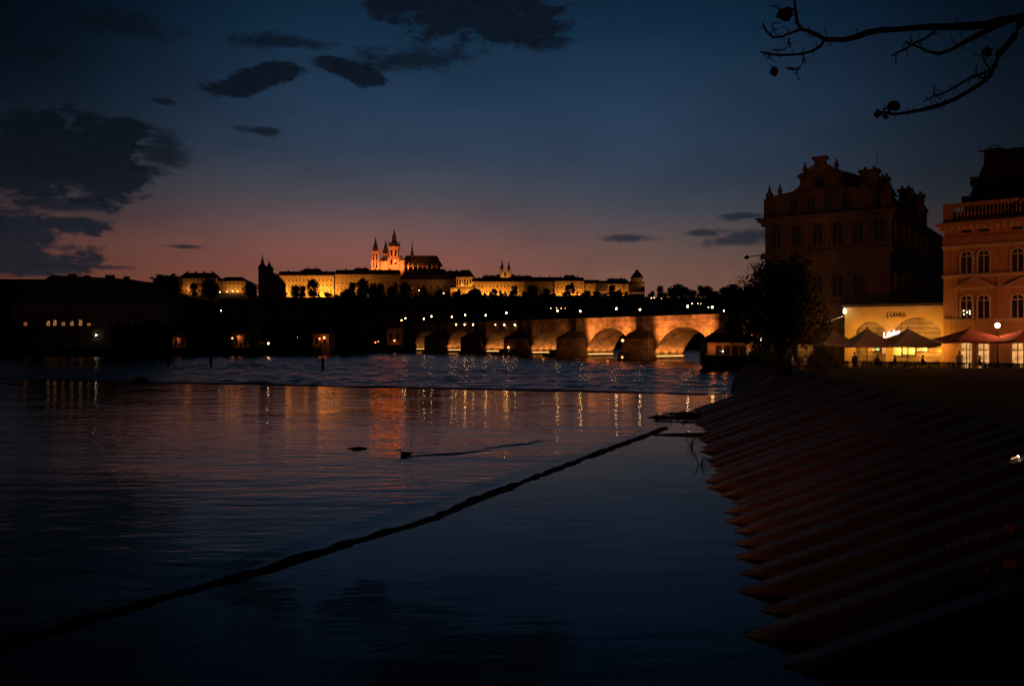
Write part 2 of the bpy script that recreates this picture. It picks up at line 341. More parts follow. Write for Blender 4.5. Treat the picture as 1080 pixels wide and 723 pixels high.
# upper pool: from the embankment to the weir crest; lower river: everything beyond
pool = [(p.x, p.y) for p in WEIR] + [(30, 68), (30, -5), (-160, -5)]
o = MB().add([(x, y, 0) for x, y in pool], [tuple(range(len(pool) - 1, -1, -1))]).build('upper_pool_water', 'pool_water'); struct(o)
low = [(p.x, p.y + .3) for p in WEIR] + [(30, 70), (200, 70), (1500, 400), (1500, 1500), (-2500, 1500), (-2500, 90)]
o = MB().add([(x, y, LOW) for x, y in low], [tuple(range(len(low)))]).build('river_water', 'river_water'); struct(o)
def chop():                                              # the broken water below the weir: real waves, dying away towards the bridge
    mb = MB(); xs = [-215 + i * 1.0 for i in range(280)]; ys = [66 + j * .42 for j in range(500)]; k = len(ys)
    for x in xs:
        for y in ys:
            f = 1 - .35 * sm((y - 120) / 150)
            g = .75 + .5 * mnoise.noise(Vector((x * .03, y * .06, 9)))
            h = .26 * mnoise.noise(Vector((x * .3, y * .62, 1))) + .145 * mnoise.noise(Vector((x * .8, y * 1.2, 4)))
            mb.v.append((x, y, LOW + .14 + h * f * g))
    wy = [(p.x, p.y) for p in WEIR]
    def crest(x):
        for (a, ya), (b, yb) in zip(wy[:-1], wy[1:]):
            if a <= x <= b: return ya + (yb - ya) * (x - a) / (b - a)
        return wy[-1][1] if x > wy[-1][0] else wy[0][1]
    for i in range(len(xs) - 1):
        c = crest(xs[i]) + 5.6
        for j in range(k - 1):
            if ys[j] > c and ys[j] < bank_y(xs[i]) - 1: mb.f.append((i * k + j, (i + 1) * k + j, (i + 1) * k + j + 1, i * k + j + 1))
    struct(mb.build('rough_river_water', 'river_water', None, True))
riverbed = MB().add([(-4000, -400, -4.2), (4000, -400, -4.2), (4000, 6000, -4.2), (-4000, 6000, -4.2)], [(0, 1, 2, 3)]).build('ground', 'soil'); struct(riverbed)

# the weir: a long low sill with a sloped apron, slightly ragged crest
def make_weir():
    mb = MB(); pts = []
    for a, b in zip(WEIR[:-1], WEIR[1:]):
        n = max(2, int((b - a).length / 1.5))
        pts += [a.lerp(b, i / n) for i in range(n)]
    pts.append(WEIR[-1]); prof = [(-.9, -3), (-.9, .02), (-.5, .04), (.5, .05), (1.2, -.02), (5.5, -1.15), (6.5, -1.5), (6.5, -3)]
    rows = []
    for i, p in enumerate(pts):
        t = (pts[min(i + 1, len(pts) - 1)] - pts[max(i - 1, 0)]).normalized(); nx, ny = -t.y, t.x
        j = mnoise.noise(Vector((p.x * .35, p.y * .35, 3))) * .07
        rows.append([(p.x + nx * d, p.y + ny * d, z + (j if z > -1 else 0)) for d, z in prof])
    k = len(prof)
    mb.add([v for r in rows for v in r], [(i * k + q, (i + 1) * k + q, (i + 1) * k + q + 1, i * k + q + 1) for i in range(len(rows) - 1) for q in range(k - 1)])
    w = mb.build('river_weir', 'wet_log'); tag(w, 'long low dark weir sill crossing the whole river below the bridge', 'weir')
make_weir()
def blob(name, m, parent, c, r, seed, n=2, amp=.35):
    bm = bmesh.new(); bmesh.ops.create_icosphere(bm, subdivisions=n, radius=1)
    for v in bm.verts:
        d = 1 + amp * mnoise.noise(v.co * 1.4 + Vector((seed, seed * 2, 0)))
        v.co = Vector((v.co.x * r[0] * d, v.co.y * r[1] * d, v.co.z * r[2] * d))
    me = bpy.data.meshes.new(name); bm.to_mesh(me); bm.free(); me.materials.append(M[m])
    for p in me.polygons: p.use_smooth = True
    o = bpy.data.objects.new(name, me); COL.objects.link(o); o.location = c
    if parent: o.parent = parent
    return o
p = on_pool(150, 402.5); tag(blob('boulder', 'wet_log', None, (p.x, p.y - .2, .1), (.75, .6, .5), 3), 'dark round boulder sitting on the weir crest', 'boulder')

# the floating boom: heavy logs end to end, chained, with weed
def make_boom():
    root = thing('log_boom', 'long floating boom of dark logs lying diagonally across the calm pool', 'log boom', (BOOM[1].x, BOOM[1].y, 0))
    o0 = Vector(root.location); pts = []
    for a, b in zip(BOOM[:-1], BOOM[1:]):
        n = max(1, round((b - a).length / 3.2)); pts += [a.lerp(b, i / n) for i in range(n)]
    pts.append(BOOM[-1]); rnd = random.Random(4)
    for i, (a, b) in enumerate(zip(pts[:-1], pts[1:])):
        r = .098 * rnd.uniform(.93, 1.07); d = (b - a); nrm = Vector((-d.y, d.x, 0)).normalized(); sw = rnd.uniform(-.03, .03)
        q = [a.lerp(b, t) + nrm * (sw + rnd.uniform(-.05, .05)) - o0 + Vector((0, 0, rnd.uniform(-.03, .02))) for t in (.004, .15, .35, .5, .7, .88, .996)]
        MB().tube(q, [r * .85] + [r * rnd.uniform(.88, 1.12) for _ in range(5)] + [r * .85], 8).build('log', 'wet_log', root, True)
        c = a.lerp(b, .995) - o0                               # iron collar where two logs meet
        MB().tube([c - d.normalized() * .16, c + Vector((0, 0, -.03)), c + d.normalized() * .16], .028, 6).build('chain', 'iron', root)
        if rnd.random() < .55: blob('weed', 'wet_log', root, a.lerp(b, rnd.random()) - o0 + nrm * rnd.uniform(-.14, .14), (rnd.uniform(.1, .3), rnd.uniform(.06, .14), .06), i, 1, .7)
make_boom()

# ------------------------------------------------------------------ ice guards: sloping timber ridges with pointed feet in the pool
def make_guards():
    GL = 'sloping timber ice guard ridge rising from the pool to the quay'
    root = thing('ice_guard', GL, 'ice guard', (0, 0, 0), 0, 'timber ice guards in a row along the quay')
    Lx, H, W, hr = 7.2, 2.45, 1.14, .36
    a = H / Lx
    z = lambda x: x * a
    def plank_run(prof, seed, thick=.07):                    # boards running up the slope, prof: (y, drop) across
        mb = MB(); rnd = random.Random(seed)
        for (y0, d0), (y1, d1) in zip(prof[:-1], prof[1:]):
            j = rnd.uniform(-.02, .02); x0 = -1.6; x1 = Lx + rnd.uniform(-.15, .02); e = .012 if y1 > y0 else -.012
            vs = []
            for yy, dd in ((y0 + e, d0), (y1 - e, d1)):
                for xx in (x0, x1):
                    for dz in (0, -thick): vs.append((xx, yy, z(xx) - dd + dz + j))
            mb.add(vs, [(0, 2, 6, 4), (1, 5, 7, 3), (0, 4, 5, 1), (2, 3, 7, 6), (0, 1, 3, 2), (4, 6, 7, 5)])
        return mb
    for sgn in (-1, 1):
        plank_run([(sgn * y, d) for y, d in ((.15, .03), (.23, .17), (.32, .31), (.41, .45), (.5, .6))], 5 + sgn).build('planking', 'timber', root)
    MB().add([(-.05, 0, z(-.05) + .02), (.5, -.15, z(.5) - .0), (Lx, -.15, z(Lx) + .01), (Lx, .15, z(Lx) + .01), (.5, .15, z(.5) - .0), (.5, -.15, z(.5) - .12), (Lx, -.15, z(Lx) - .1), (Lx, .15, z(Lx) - .1), (.5, .15, z(.5) - .12), (-.3, 0, z(-.3) - .1)],
             [(0, 1, 4), (1, 2, 3, 4), (1, 5, 6, 2), (4, 3, 7, 8), (0, 9, 5, 1), (0, 4, 8, 9), (2, 6, 7, 3)]).build('ridge_beam', 'sheen_timber', root)
    MB().tube([(Lx - .5, 0, -.9), (Lx - .5, 0, z(Lx - .5) - .1)], .13, 8).build('post', 'sheen_timber', root, True)
    first = True; rnd = random.Random(11); d = 9.62; i = 0
    while d < 55:
        loc = (tipx(d) + rnd.uniform(-.22, .22) + (1.7 if d < 11.6 else 0), d + rnd.uniform(-.05, .05), rnd.uniform(-.05, .05))
        if first: root.location = loc; root.rotation_euler = (0, 0, R(rnd.uniform(-1, 1))); first = False
        else: dup(root, None, loc, R(rnd.uniform(-1.3, 1.3)))
        d += 1.17
make_guards()
# rusty caps on short stakes standing among the guards, lit by an added narrow beam
STK = thing('mooring_stake', 'short square timber stake with rusty cap standing on the ice guards', 'stake', (0, 0, 0), 0, 'stakes among the ice guards')
box('shaft', 'timber', STK, -.045, .045, -.045, .045, -.3, .03); box('cap', 'rust', STK, -.05, .05, -.05, .05, .03, .13)
first = True
for px, py, s in ((1064, 561, 1.15), (1064.5, 600, 1.15), (1041, 569, .35), (1020, 574, .3), (1000, 582, .3), (1041, 606, .35)):
    c, d_ = (px - CX) / F, (py - HY) / F                      # where the line of sight meets the guards' slope
    d = (EYE + .340 * (3.6 - 12 * .187)) / (d_ + .340 * (c - .187))
    loc = (c * d, d, EYE - d_ * d)
    if first: STK.location = loc; STK.scale = (s, s, 1); first = False
    else: dup(STK, None, loc, scale=(s, s, 1))
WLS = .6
wl = thing('tube_light', 'short glowing tube imitating a glint near the top of the ice guards', 'lamp', (10.55, 17.9, 2.06), R(0))  # added glowing tube stands in for a bright glint, no lamp known here
MB().tube([(-.13, 0, -.03), (.12, 0, .06)], .022, 8).build('tube', 'glint_glow', wl); MB().tube([(.1, 0, .05), (.13, 0, .065)], .04, 8).build('end_cap', 'bulb', wl); MB().tube([(0, .03, -.3), (0, .03, .0)], .02, 6).build('stem', 'iron', wl)
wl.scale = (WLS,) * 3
# quay behind the guards, terrace under the buildings
q = [(10.2, 8), (17.6, 50), (24, 62.5), (58, 62.5), (140, 62.5), (140, -60), (-90, -60), (-90, -.6), (9.2, .6)]
quay = struct(MB().slab(q, -4.1, 2.32).build('quay_paving', 'paving'))
ter = [(20.5, 62.5), (27, 82), (42, 146), (52, 176), (75, 196), (300, 220), (300, 62.5)]
terrace = struct(MB().slab(ter, -4.1, 1.5).build('terrace_paving', 'paving'))
def embankment():
    # stone slope running out from the guards to the spit and on along the terrace
    foot = [(10.3, 53), (10.4, 56), (11.6, 59), (14.2, 64), (16.4, 70), (20, 84), (27.5, 112), (37, 143), (47, 176), (70, 197)]
    top = [(17.5, 53), (17.8, 56), (18.6, 59), (20.6, 62.6), (22, 70), (27, 84), (34, 112), (42.5, 146), (52.5, 176), (75, 196.5)]
    mb = MB(); n = len(foot); rows = []
    for f, t in zip(foot, top):
        r = []
        for k in range(7):
            u = k / 6; x = f[0] + (t[0] - f[0]) * u; y = f[1] + (t[1] - f[1]) * u
            r.append((x, y, -1.9 + u * 3.45 + (.16 * mnoise.noise(Vector((x * .9, y * .9, 1))) if 0 < k < 6 else 0)))
        rows.append(r)
    mb.add([v for r in rows for v in r], [(i * 7 + k, i * 7 + k + 1, (i + 1) * 7 + k + 1, (i + 1) * 7 + k) for i in range(n - 1) for k in range(6)])
    struct(mb.build('embankment_slope', 'quay_stone'))
embankment()
# driftwood caught where the boom meets the spit
def drift(px, py, Y, ln, n, seed, label, z=.0):
    rnd = random.Random(seed); c = on_pool(px, py)
    root = thing('driftwood_pile', label, 'driftwood', (c.x, c.y, z))
    for k in range(n):
        a = rnd.uniform(-.5, .5); l = ln * rnd.uniform(.4, 1)
        p0 = Vector((rnd.uniform(-ln * .4, ln * .4), rnd.uniform(-.8, .8), rnd.uniform(.0, .12)))
        d = Vector((math.cos(a), math.sin(a) * .8, rnd.uniform(-.06, .1))) * l / 2; m_ = Vector((rnd.uniform(-.1, .1), rnd.uniform(-.1, .1), rnd.uniform(-.08, .1)))
        mb = MB().tube([p0 - d, p0 + m_, p0 + d], [.03, .07, .02], 6)
        for t in (.2, .5, .75):
            b = p0 + d * (t * 2 - 1); mb.tube([b, b + Vector((rnd.uniform(-.4, .4), rnd.uniform(-.3, .3), rnd.uniform(.0, .3)))], [.03, .008], 5)
        mb.build('bough', 'wet_log', root, True)
drift(712, 441, 0, 2.6, 9, 3, 'tangle of dark driftwood boughs caught at the tip of the stone spit')
drift(737, 437, 0, 2.6, 6, 8, 'smaller clump of driftwood lying against the foot of the stone spit')
c = on_pool(716, 458.5); t = thing('floating_log', 'single straight dark log floating between the boom end and ice guards', 'log', (c.x, c.y, 0))
MB().tube([(-1.25, .05, .0), (-.4, 0, .02), (.6, -.02, .03), (1.5, -.05, .03)], [.03, .06, .08, .09], 8).build('trunk', 'wet_log', t, True)
MB().tube([(.3, 0, .05), (.45, .1, .2)], [.025, .012], 5).build('stub', 'wet_log', t)
c = on_pool(377, 473); t = thing('floating_branch', 'short dark leafy branch floating alone in mid pool', 'branch', (c.x, c.y, 0))
MB().tube([(-.4, 0, 0), (0, .05, .03), (.42, -.02, .01)], [.03, .05, .02], 6).build('bough', 'wet_log', t, True)
blob('leaves', 'wet_log', t, (.02, .05, .02), (.3, .25, .06), 5, 2, .8)
# reeds at the guards' feet
def reed(px, py, seed, label):
    rnd = random.Random(seed); c = on_pool(px, py); t = thing('drowned_bush', label, 'bush', (c.x, c.y, 0))
    for k in range(6):
        a = rnd.uniform(0, 6.28); r = rnd.uniform(.2, .6); h = rnd.uniform(.1, .45)
        MB().tube([(0, 0, -.1), (math.cos(a) * r * .5, math.sin(a) * r * .4, h), (math.cos(a) * r, math.sin(a) * r * .6, h * rnd.uniform(.4, 1.1))], [.02, .013, .005], 5).build('twig', 'wet_log', t)
reed(729, 471, 1, 'leafless drowned bush bending over the pool beside the first ice guards')
reed(738, 490, 2, 'thin bare twigs standing in the water beside the pointed guard feet')
# a bird swimming at the head of the wake
def duck(px, py, rz, label, s=1.0):
    c = on_pool(px, py); t = thing('duck', label, 'duck', (c.x, c.y, 0), rz)
    prof = [(-.24, .09, .015), (-.17, .07, .06), (-.05, .05, .095), (.08, .05, .1), (.17, .06, .075), (.2, .11, .04), (.215, .17, .04), (.25, .185, .036), (.29, .175, .02), (.34, .165, .008)]
    MB().tube([(p_[0] * s, 0, p_[1] * s) for p_ in prof], [p_[2] * s for p_ in prof], 10).build('body', 'feather', t, True)
    return t
duck(428, 480, R(172), 'small dark duck swimming at the head of its wake')
# the wake itself: low crests on the pool, real height
def wake(a, b, h, w, name, label):
    a, b = on_pool(*a), on_pool(*b); n = 40; d = (b - a); nrm = Vector((-d.y, d.x, 0)).normalized(); mb = MB(); rows = []
    for i in range(n + 1):
        t = i / n; c = a + d * t + nrm * .12 * math.sin(t * 9); e = math.sin(math.pi * min(1, t * 1.02 + .02)) ** .6
        rows.append([c + nrm * (w * q) + Vector((0, 0, .002 + h * e * math.exp(-(q * 2.2) ** 2) - .003 * (abs(q) > .9))) for q in (-1, -.6, -.3, 0, .3, .6, 1)])
    mb.add([v for r in rows for v in r], [(i * 7 + k, i * 7 + k + 1, (i + 1) * 7 + k + 1, (i + 1) * 7 + k) for i in range(n) for k in range(6)])
    o = mb.build(name, 'pool_water', None, True); struct(o)
wake((428, 482), (525, 474), .05, .3, 'wake_water', ''); wake((511, 473), (585, 463), .045, .3, 'wake_water', '')

# ------------------------------------------------------------------ land beyond the river
def bank_y(x):
    pts = [(-2500, 235), (-600, 237), (-160, 245), (-80, 262), (-52, 272), (-46, 330), (-26, 392), (60, 410), (140, 380), (300, 420), (2500, 500)]
    for (a, ya), (b, yb) in zip(pts[:-1], pts[1:]):
        if a <= x <= b: return ya + (yb - ya) * (x - a) / (b - a)
    return 650
def sm(t): t = max(0, min(1, t)); return t * t * (3 - 2 * t)
def terr(x, y):
    d = y - bank_y(x)
    if d < 0: return -2.6
    h = 1.3 + 54 * sm((y - 470) / 640)
    h += 21 * sm((-x - 330) / 150) * sm((y - 520) / 400)
    h += 3.0 * mnoise.noise(Vector((x * .008, y * .008, 5))) * sm((y - 480) / 250)
    return h
def make_terrain():
    xs = [-2600 + i * 100 for i in range(17)] + [-960 + i * 16 for i in range(112)] + [840 + i * 100 for i in range(18)]
    mb = MB(); nr = 0; ts = [0, .01, 6, 20] + [30 + 14 * i for i in range(78)] + [1300, 1700, 2400, 3600]
    for x in xs:
        for t in ts:
            y = bank_y(x) + t
            mb.v.append((x, y, -4.5 if t == 0 else terr(x, y + .001)))
    k = len(ts)
    for i in range(len(xs) - 1):
        for j in range(k - 1): mb.f.append((i * k + j, (i + 1) * k + j, (i + 1) * k + j + 1, i * k + j + 1))
    struct(mb.build('hillside', 'soil', None, True))
make_terrain()
chop()

# ------------------------------------------------------------------ trees
def crown_mesh(name, seed, h, r, n, leaf, lobes=7, m='foliage', low=.25):
    rnd = random.Random(seed); mb = MB(); cs = []
    for k in range(lobes):
        a = rnd.uniform(0, 6.28); q = r * rnd.uniform(.15, .62)
        cs.append((Vector((math.cos(a) * q, math.sin(a) * q, h * rnd.uniform(low + .14, .78))), r * rnd.uniform(.45, .66)))
    cs.append((Vector((0, 0, h * .58)), r * .72)); cs.append((Vector((0, 0, h * .36)), r * .74)); cs.append((Vector((0, 0, h * .2)), r * .6)); cs.append((Vector((0, 0, h * .82)), r * .42))
    for k in range(n):
        c, q = rnd.choice(cs); v = Vector((rnd.gauss(0, 1), rnd.gauss(0, 1), rnd.gauss(0, 1))).normalized() * q * (rnd.random() ** .45) * rnd.uniform(.9, 1.12)
        p = c + Vector((v.x, v.y, v.z * .9)); s = leaf * rnd.uniform(.5, 1.4)
        if p.z < h * low * .7: continue
        u = Vector((rnd.gauss(0, 1), rnd.gauss(0, 1), rnd.gauss(0, .7))).normalized(); w = u.cross(Vector((rnd.gauss(0, 1), rnd.gauss(0, 1), rnd.gauss(0, 1)))).normalized()
        mb.add([p - u * s, p + w * s * .6, p + u * s, p - w * s * .6], [(0, 1, 2, 3)])
    return mb
def trunk_mesh(seed, h, r, branches=5, spread=.5):
    rnd = random.Random(seed); mb = MB().tube([(0, 0, -.6), (0, 0, h * .15), (rnd.uniform(-.1, .1) * h * .3, 0, h * .4), (0, rnd.uniform(-.1, .1) * h * .3, h * .75)], [r, r * .8, r * .6, r * .25], 7)
    for k in range(branches):
        z0 = h * rnd.uniform(.22, .5); a = rnd.uniform(0, 6.28); l = h * spread * rnd.uniform(.5, 1)
        mb.tube([(0, 0, z0), (math.cos(a) * l * .5, math.sin(a) * l * .5, z0 + l * .5), (math.cos(a) * l * .8, math.sin(a) * l * .8, z0 + l * .95)], [r * .45, r * .3, r * .1], 5)
    return mb
TREES = []
TL = 'dark leafy tree on the unlit slope among the town houses'
def far_tree(kind):
    h, r, n, lf, lb, low = ((11, 5.4, 800, .85, 9, .1), (13, 4.6, 800, .8, 8, .1), (9, 6.0, 800, .85, 10, .06), (15, 3.2, 700, .65, 7, .06))[kind]
    t = thing('hillside_tree', TL, 'tree', (0, 0, 0), 0, 'trees on the dark hillside')
    crown_mesh('crown', 20 + kind, h, r, n, lf, lb, low=low).build('crown', 'foliage', t); trunk_mesh(30 + kind, h, .35).build('trunk', 'bark', t)
    return t
USED = [False] * 4
def put_tree(kind, x, y, s=1.0, label=None, group=None, rz=None, z=None):
    loc = (x, y, (terr(x, y) if z is None else z) - .2); rz = random.uniform(0, 6.28) if rz is None else rz
    if not USED[kind]:
        USED[kind] = True; o = TREES[kind]; o.location = loc; o.rotation_euler = (0, 0, rz); o.scale = (s,) * 3
        if label: o['label'] = label
        if group: o['group'] = group
        return o
    return dup(TREES[kind], None, loc, rz, s, label or TL, group or 'trees on the dark hillside')
TREES = [far_tree(k) for k in range(4)]
rt = random.Random(21)
for i in range(150):
    Y = rt.uniform(430, 1080); px = rt.uniform(0, 800); Y = min(Y, 760) if px < 172 else Y; x = gx(px, Y)
    if Y < bank_y(x) + 25: Y = bank_y(x) + 25 + rt.uniform(0, 500); x = gx(px, Y)
    put_tree(rt.choice((0, 0, 1, 2, 2, 3)), x, Y, rt.uniform(.85, 1.35))
for i in range(62):                                            # the ragged belt of trees along the top of the slope
    px = 270 + i * 8.3 + rt.uniform(-4, 4); Y = rt.uniform(1090, 1112); top = rt.uniform(306.5, 314)
    x = gx(px, Y); k = rt.choice((0, 1, 2, 2)); put_tree(k, x, Y, max(.45, (gz(top, Y) - terr(x, Y)) / (11, 13, 9)[k]), 'dark tree in the belt along the top of the castle slope', 'trees along the top of the castle slope')
for i in range(26):                                            # trees on the right bank behind the bridge
    x = -20 + i * 6.5 + rt.uniform(-2, 2); put_tree(rt.choice((0, 1, 2)), x, bank_y(x) + rt.uniform(8, 30), rt.uniform(.7, 1.0), 'dark tree on the far bank beyond the bridge arches', 'trees beyond the bridge arches')
for i in range(30):                                            # trees along the far bank
    px = 165 + i * 8.6 + rt.uniform(-3, 3); x = gx(px, 285); y = max(bank_y(x) + 26, 290) + rt.uniform(0, 40); x = gx(px, y); y = max(y, bank_y(x) + 12)
    put_tree(rt.choice((0, 1, 2)), x, y, rt.uniform(.65, 1.05), 'dark tree on the far bank behind the riverside lamps', 'trees along the far river bank')
WALL = 'dark tree standing in front of the floodlit castle walls'
for px, top, w, Y in ((311, 300, 17, 1120), (329, 292, 12, 1120), (349, 307, 9, 1120), (371, 296, 15, 1115), (383, 293, 17, 1115), (394, 297, 14, 1118), (413, 301, 22, 1110), (428, 297, 26, 1110), (446, 302, 24, 1110), (463, 305, 20, 1108), (478, 309, 14, 1108),
                      (486, 311, 10, 1108), (503, 309, 9, 1118), (511, 307, 6, 1118), (517, 306, 7, 1118), (528, 304, 6, 1118), (540, 308, 10, 1118), (552, 307, 14, 1112), (563, 300, 24, 1100), (577, 303, 22, 1100), (600, 311, 6, 1118), (609, 306, 6, 1118), (632, 307, 14, 1115), (655, 306, 9, 1118), (670, 311, 16, 1108), (684, 309, 12, 1110)):
    x = gx(px, Y); hz = gz(top, Y) - terr(x, Y); k = 3 if w < 10 else (1 if w < 16 else 0); base = (11, 13, 9, 15)[k]
    put_tree(k, x, Y, max(.35, hz / base * .96), WALL, 'trees in front of the castle walls')
for px, top in ((688, 306), (697, 300), (706, 302), (714, 299), (722, 303), (731, 306), (739, 300), (747, 301), (755, 307), (764, 303), (773, 300), (781, 302), (790, 300), (799, 303), (702, 308), (728, 309), (751, 309), (768, 309), (786, 307)):
    Y = 1000 + (px * 7) % 90; x = gx(px, Y); hz = gz(top, Y) - terr(x, Y)
    put_tree((px % 3), x, Y, max(.5, hz / (11, 13, 9)[px % 3] * 1.0), 'dark tree on the skyline between the castle and the riverside', 'trees on the right skyline')
for px, top in ((170, 290), (177, 291), (183, 289), (222, 293), (264, 297), (268, 301), (226, 300), (205, 297)):
    Y = 930 + (px * 13) % 60; x = gx(px, Y); hz = gz(top, Y) - terr(x, Y)
    put_tree((px % 3), x, Y, max(.5, hz / (11, 13, 9)[px % 3]), 'dark tree on the skyline of the left hill', 'trees on the left skyline')

# ------------------------------------------------------------------ buildings far away
def win_row(parent, m, xs, y, z0, z1, w, name='window', sill=True):
    first = None
    for x in xs:
        if first is None:
            first = MB().box(-w / 2, w / 2, -.06, .06, z0, z1).build(name, m, parent); first.location = (x, y, 0)
        else: again(first, parent, (x, y, 0))
# the castle: every wing in its own frame, x along the facade, y into the hill
def wing(name, label, cat, px0, px1, Y, top, foot, ridge, depth, wallm='palace_plaster', roofm='tile_roof', hip=6, rz=0, rows=(), step=5.0, ww=1.2, winm='dark_glass', axis='x', chim=0, extra=0):
    x0, x1 = gx(px0, Y), gx(px1, Y); z0, z1, z2 = gz(foot, Y), gz(top, Y), gz(ridge, Y)
    t = thing(name, label, cat, ((x0 + x1) / 2, Y, z0), rz); w = (x1 - x0) / 2; H = z1 - z0
    box('wall', wallm, t, -w, w, 0, depth, -24, H)
    rf = MB().gable(-w - .5, w + .5, -.6, depth + .6, H, z2 - z0, axis, hip).build('roof', roofm, t)
    box('cornice', 'dim_plaster', t, -w - .3, w + .3, -.35, -.003, H - .9, H - .25)
    for k in range(chim):
        cx = -w + 2 * w * (k + .7) / (chim + .4); zt = z2 - z0
        box('chimney', 'old_plaster', rf, cx - .7, cx + .7, depth * .42, depth * .58, zt - 3, zt + 1.7)
    for zz, hh in rows:
        n = int(2 * w / step); xs = [-w + step * (k + .5) + (2 * w - n * step) / 2 for k in range(n)]
        win_row(t, winm, xs, 0, zz, zz + hh, ww)
    return t, w, H
def wash(px, py, Y, e, col=AMB, out=9, up=None):                # an uplight on the ground in front of a wall
    light('SPOT', (gx(px, Y), Y - out, gz(py, Y)), e, (col[0], col[1] * .92, col[2] * .8), .6, (gx(px, Y), Y + 1, gz(py, Y) + 6), 165, .4)
U = 1.0e4
wing('castle_palace', 'long castle palace wing with dark roof and floodlit wall left of the cathedral', 'palace', 293, 352, 1150, 290, 312, 285.6, 16, rows=((6, 2.6), (13, 2.6), (20, 2.4)), chim=4, step=5.2, hip=1)
wing('castle_palace', 'dim castle palace wing half hidden by trees below the cathedral towers', 'palace', 353, 421, 1152, 289, 312, 284, 16, rows=((8, 2.6), (16, 2.6)), chim=4, step=5.6, hip=1)
for px, e in ((300, 1.5), (338, 1.0), (345, 1.5), (325, .4), (380, .5)): wash(px, 311, 1143, e * U * 3.4, (1, .37, .055), 8)
w_, a_, b_ = wing('retaining_wall', 'floodlit terrace retaining wall on the slope below the palace', 'retaining wall', 344, 369, 1105, 311.5, 323, 311, 8, 'bridge_stone', 'quay_stone', 0)
wash(362, 319, 1105, 1.1 * U, (1, .34, .055), 5); wash(350, 314, 1105, .25 * U, (1, .34, .055), 5)
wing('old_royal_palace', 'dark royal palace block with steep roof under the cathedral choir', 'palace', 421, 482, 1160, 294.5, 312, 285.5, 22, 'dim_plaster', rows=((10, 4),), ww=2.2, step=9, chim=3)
wash(432, 303, 1150, .14 * U, (1, .3, .1), 6); wash(455, 302, 1150, .16 * U, (1, .32, .1), 6); wash(463, 299, 1150, .12 * U, (1, .4, .1), 6)
wing('arcaded_house', 'gabled castle house with tall lit arcade at the end of the palace', 'house', 481, 500, 1145, 291.5, 306, 284, 18, rows=((7, 7),), ww=1.8, step=3.4, hip=7)
wash(487, 300, 1145, .5 * U, (1, .38, .06), 7); wash(496, 300, 1145, .4 * U, (1, .38, .06), 7)
wing('terrace_wall', 'bright yellow terrace wall stepping down below the arcaded house', 'retaining wall', 475, 501, 1128, 303, 312, 302.6, 8, hip=0)
wash(481, 309, 1128, .7 * U, (1, .38, .06), 6); wash(495, 309, 1128, .7 * U, (1, .38, .06), 6)
wing('garden_wall', 'low bright garden wall at the foot of the yellow terrace', 'garden wall', 488, 549, 1122, 311.5, 320, 311.3, 3, hip=0)
for px in (492, 506, 520, 534, 546): wash(px, 316.5, 1122, .42 * U, (1, .48, .13), 6)
wing('convent_palace', 'wide yellow floodlit palace with a dark roof below the twin towers', 'palace', 498, 555, 1140, 296.5, 318, 292.5, 18, rows=((5, 2.6), (12, 2.6), (19, 2.4)), step=5, hip=.8, chim=5)
for px, e in ((503, .9), (513, 1), (523, .9), (533, .7), (542, .5)): wash(px, 312, 1140, e * 1.35 * U, (1, .37, .055), 8)
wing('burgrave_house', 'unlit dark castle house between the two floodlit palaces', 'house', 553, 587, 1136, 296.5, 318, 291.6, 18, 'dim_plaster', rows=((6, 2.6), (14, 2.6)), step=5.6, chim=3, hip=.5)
wing('lobkowicz_palace', 'tall yellow floodlit palace with two dark bays right of the unlit house', 'palace', 585, 616, 1134, 296, 320, 291.8, 18, rows=((6, 2.8), (13, 2.8), (20, 2.4)), step=5, chim=3, hip=.6)
for px, e in ((591, 1), (600, .6), (610, .9)): wash(px, 314, 1134, e * 1.5 * U, (1, .37, .055), 8)
wing('annexe_house', 'lower yellow annexe with a dark roof beside the tall palace', 'house', 616, 632, 1136, 298.5, 320, 294.6, 14, rows=((6, 2.6), (13, 2.4)), step=4.4, hip=.5)
wash(622, 314, 1136, .4 * U, (1, .37, .055), 8); wash(629, 315, 1136, .3 * U, (1, .37, .055), 8)
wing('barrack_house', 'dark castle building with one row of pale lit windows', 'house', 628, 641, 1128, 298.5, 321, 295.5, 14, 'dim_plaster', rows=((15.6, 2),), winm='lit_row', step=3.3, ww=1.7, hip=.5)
wing('gate_house', 'narrow pale floodlit gatehouse wall under the castle ridge', 'gatehouse', 641, 657, 1131, 299, 320, 295.3, 14, 'plaster', hip=2)
wash(646, 314, 1131, 1.1 * U, (1, .38, .06), 7); wash(652, 313, 1131, .5 * U, (1, .38, .06), 7); wing('watch_house', 'narrow house end lit between the gatehouse and the dark guard house', 'house', 657, 664, 1133, 298.8, 320, 295.8, 12, 'plaster', hip=.3); wash(661.5, 312, 1133, .3 * U, (1, .38, .06), 4)
wing('guard_house', 'dark castle guard house with a row of reddish lit windows', 'house', 663, 680, 1126, 299, 322, 296.6, 12, 'dim_plaster', rows=((15.4, 2),), winm='red_row', step=3.3, ww=1.8, hip=.5)

def spire(mb, x, y, z0, z1, r, n=8): mb.lathe([(r, 0), (r * .62, (z1 - z0) * .22), (r * .28, (z1 - z0) * .6), (.12, (z1 - z0))], n, x, y, z0)
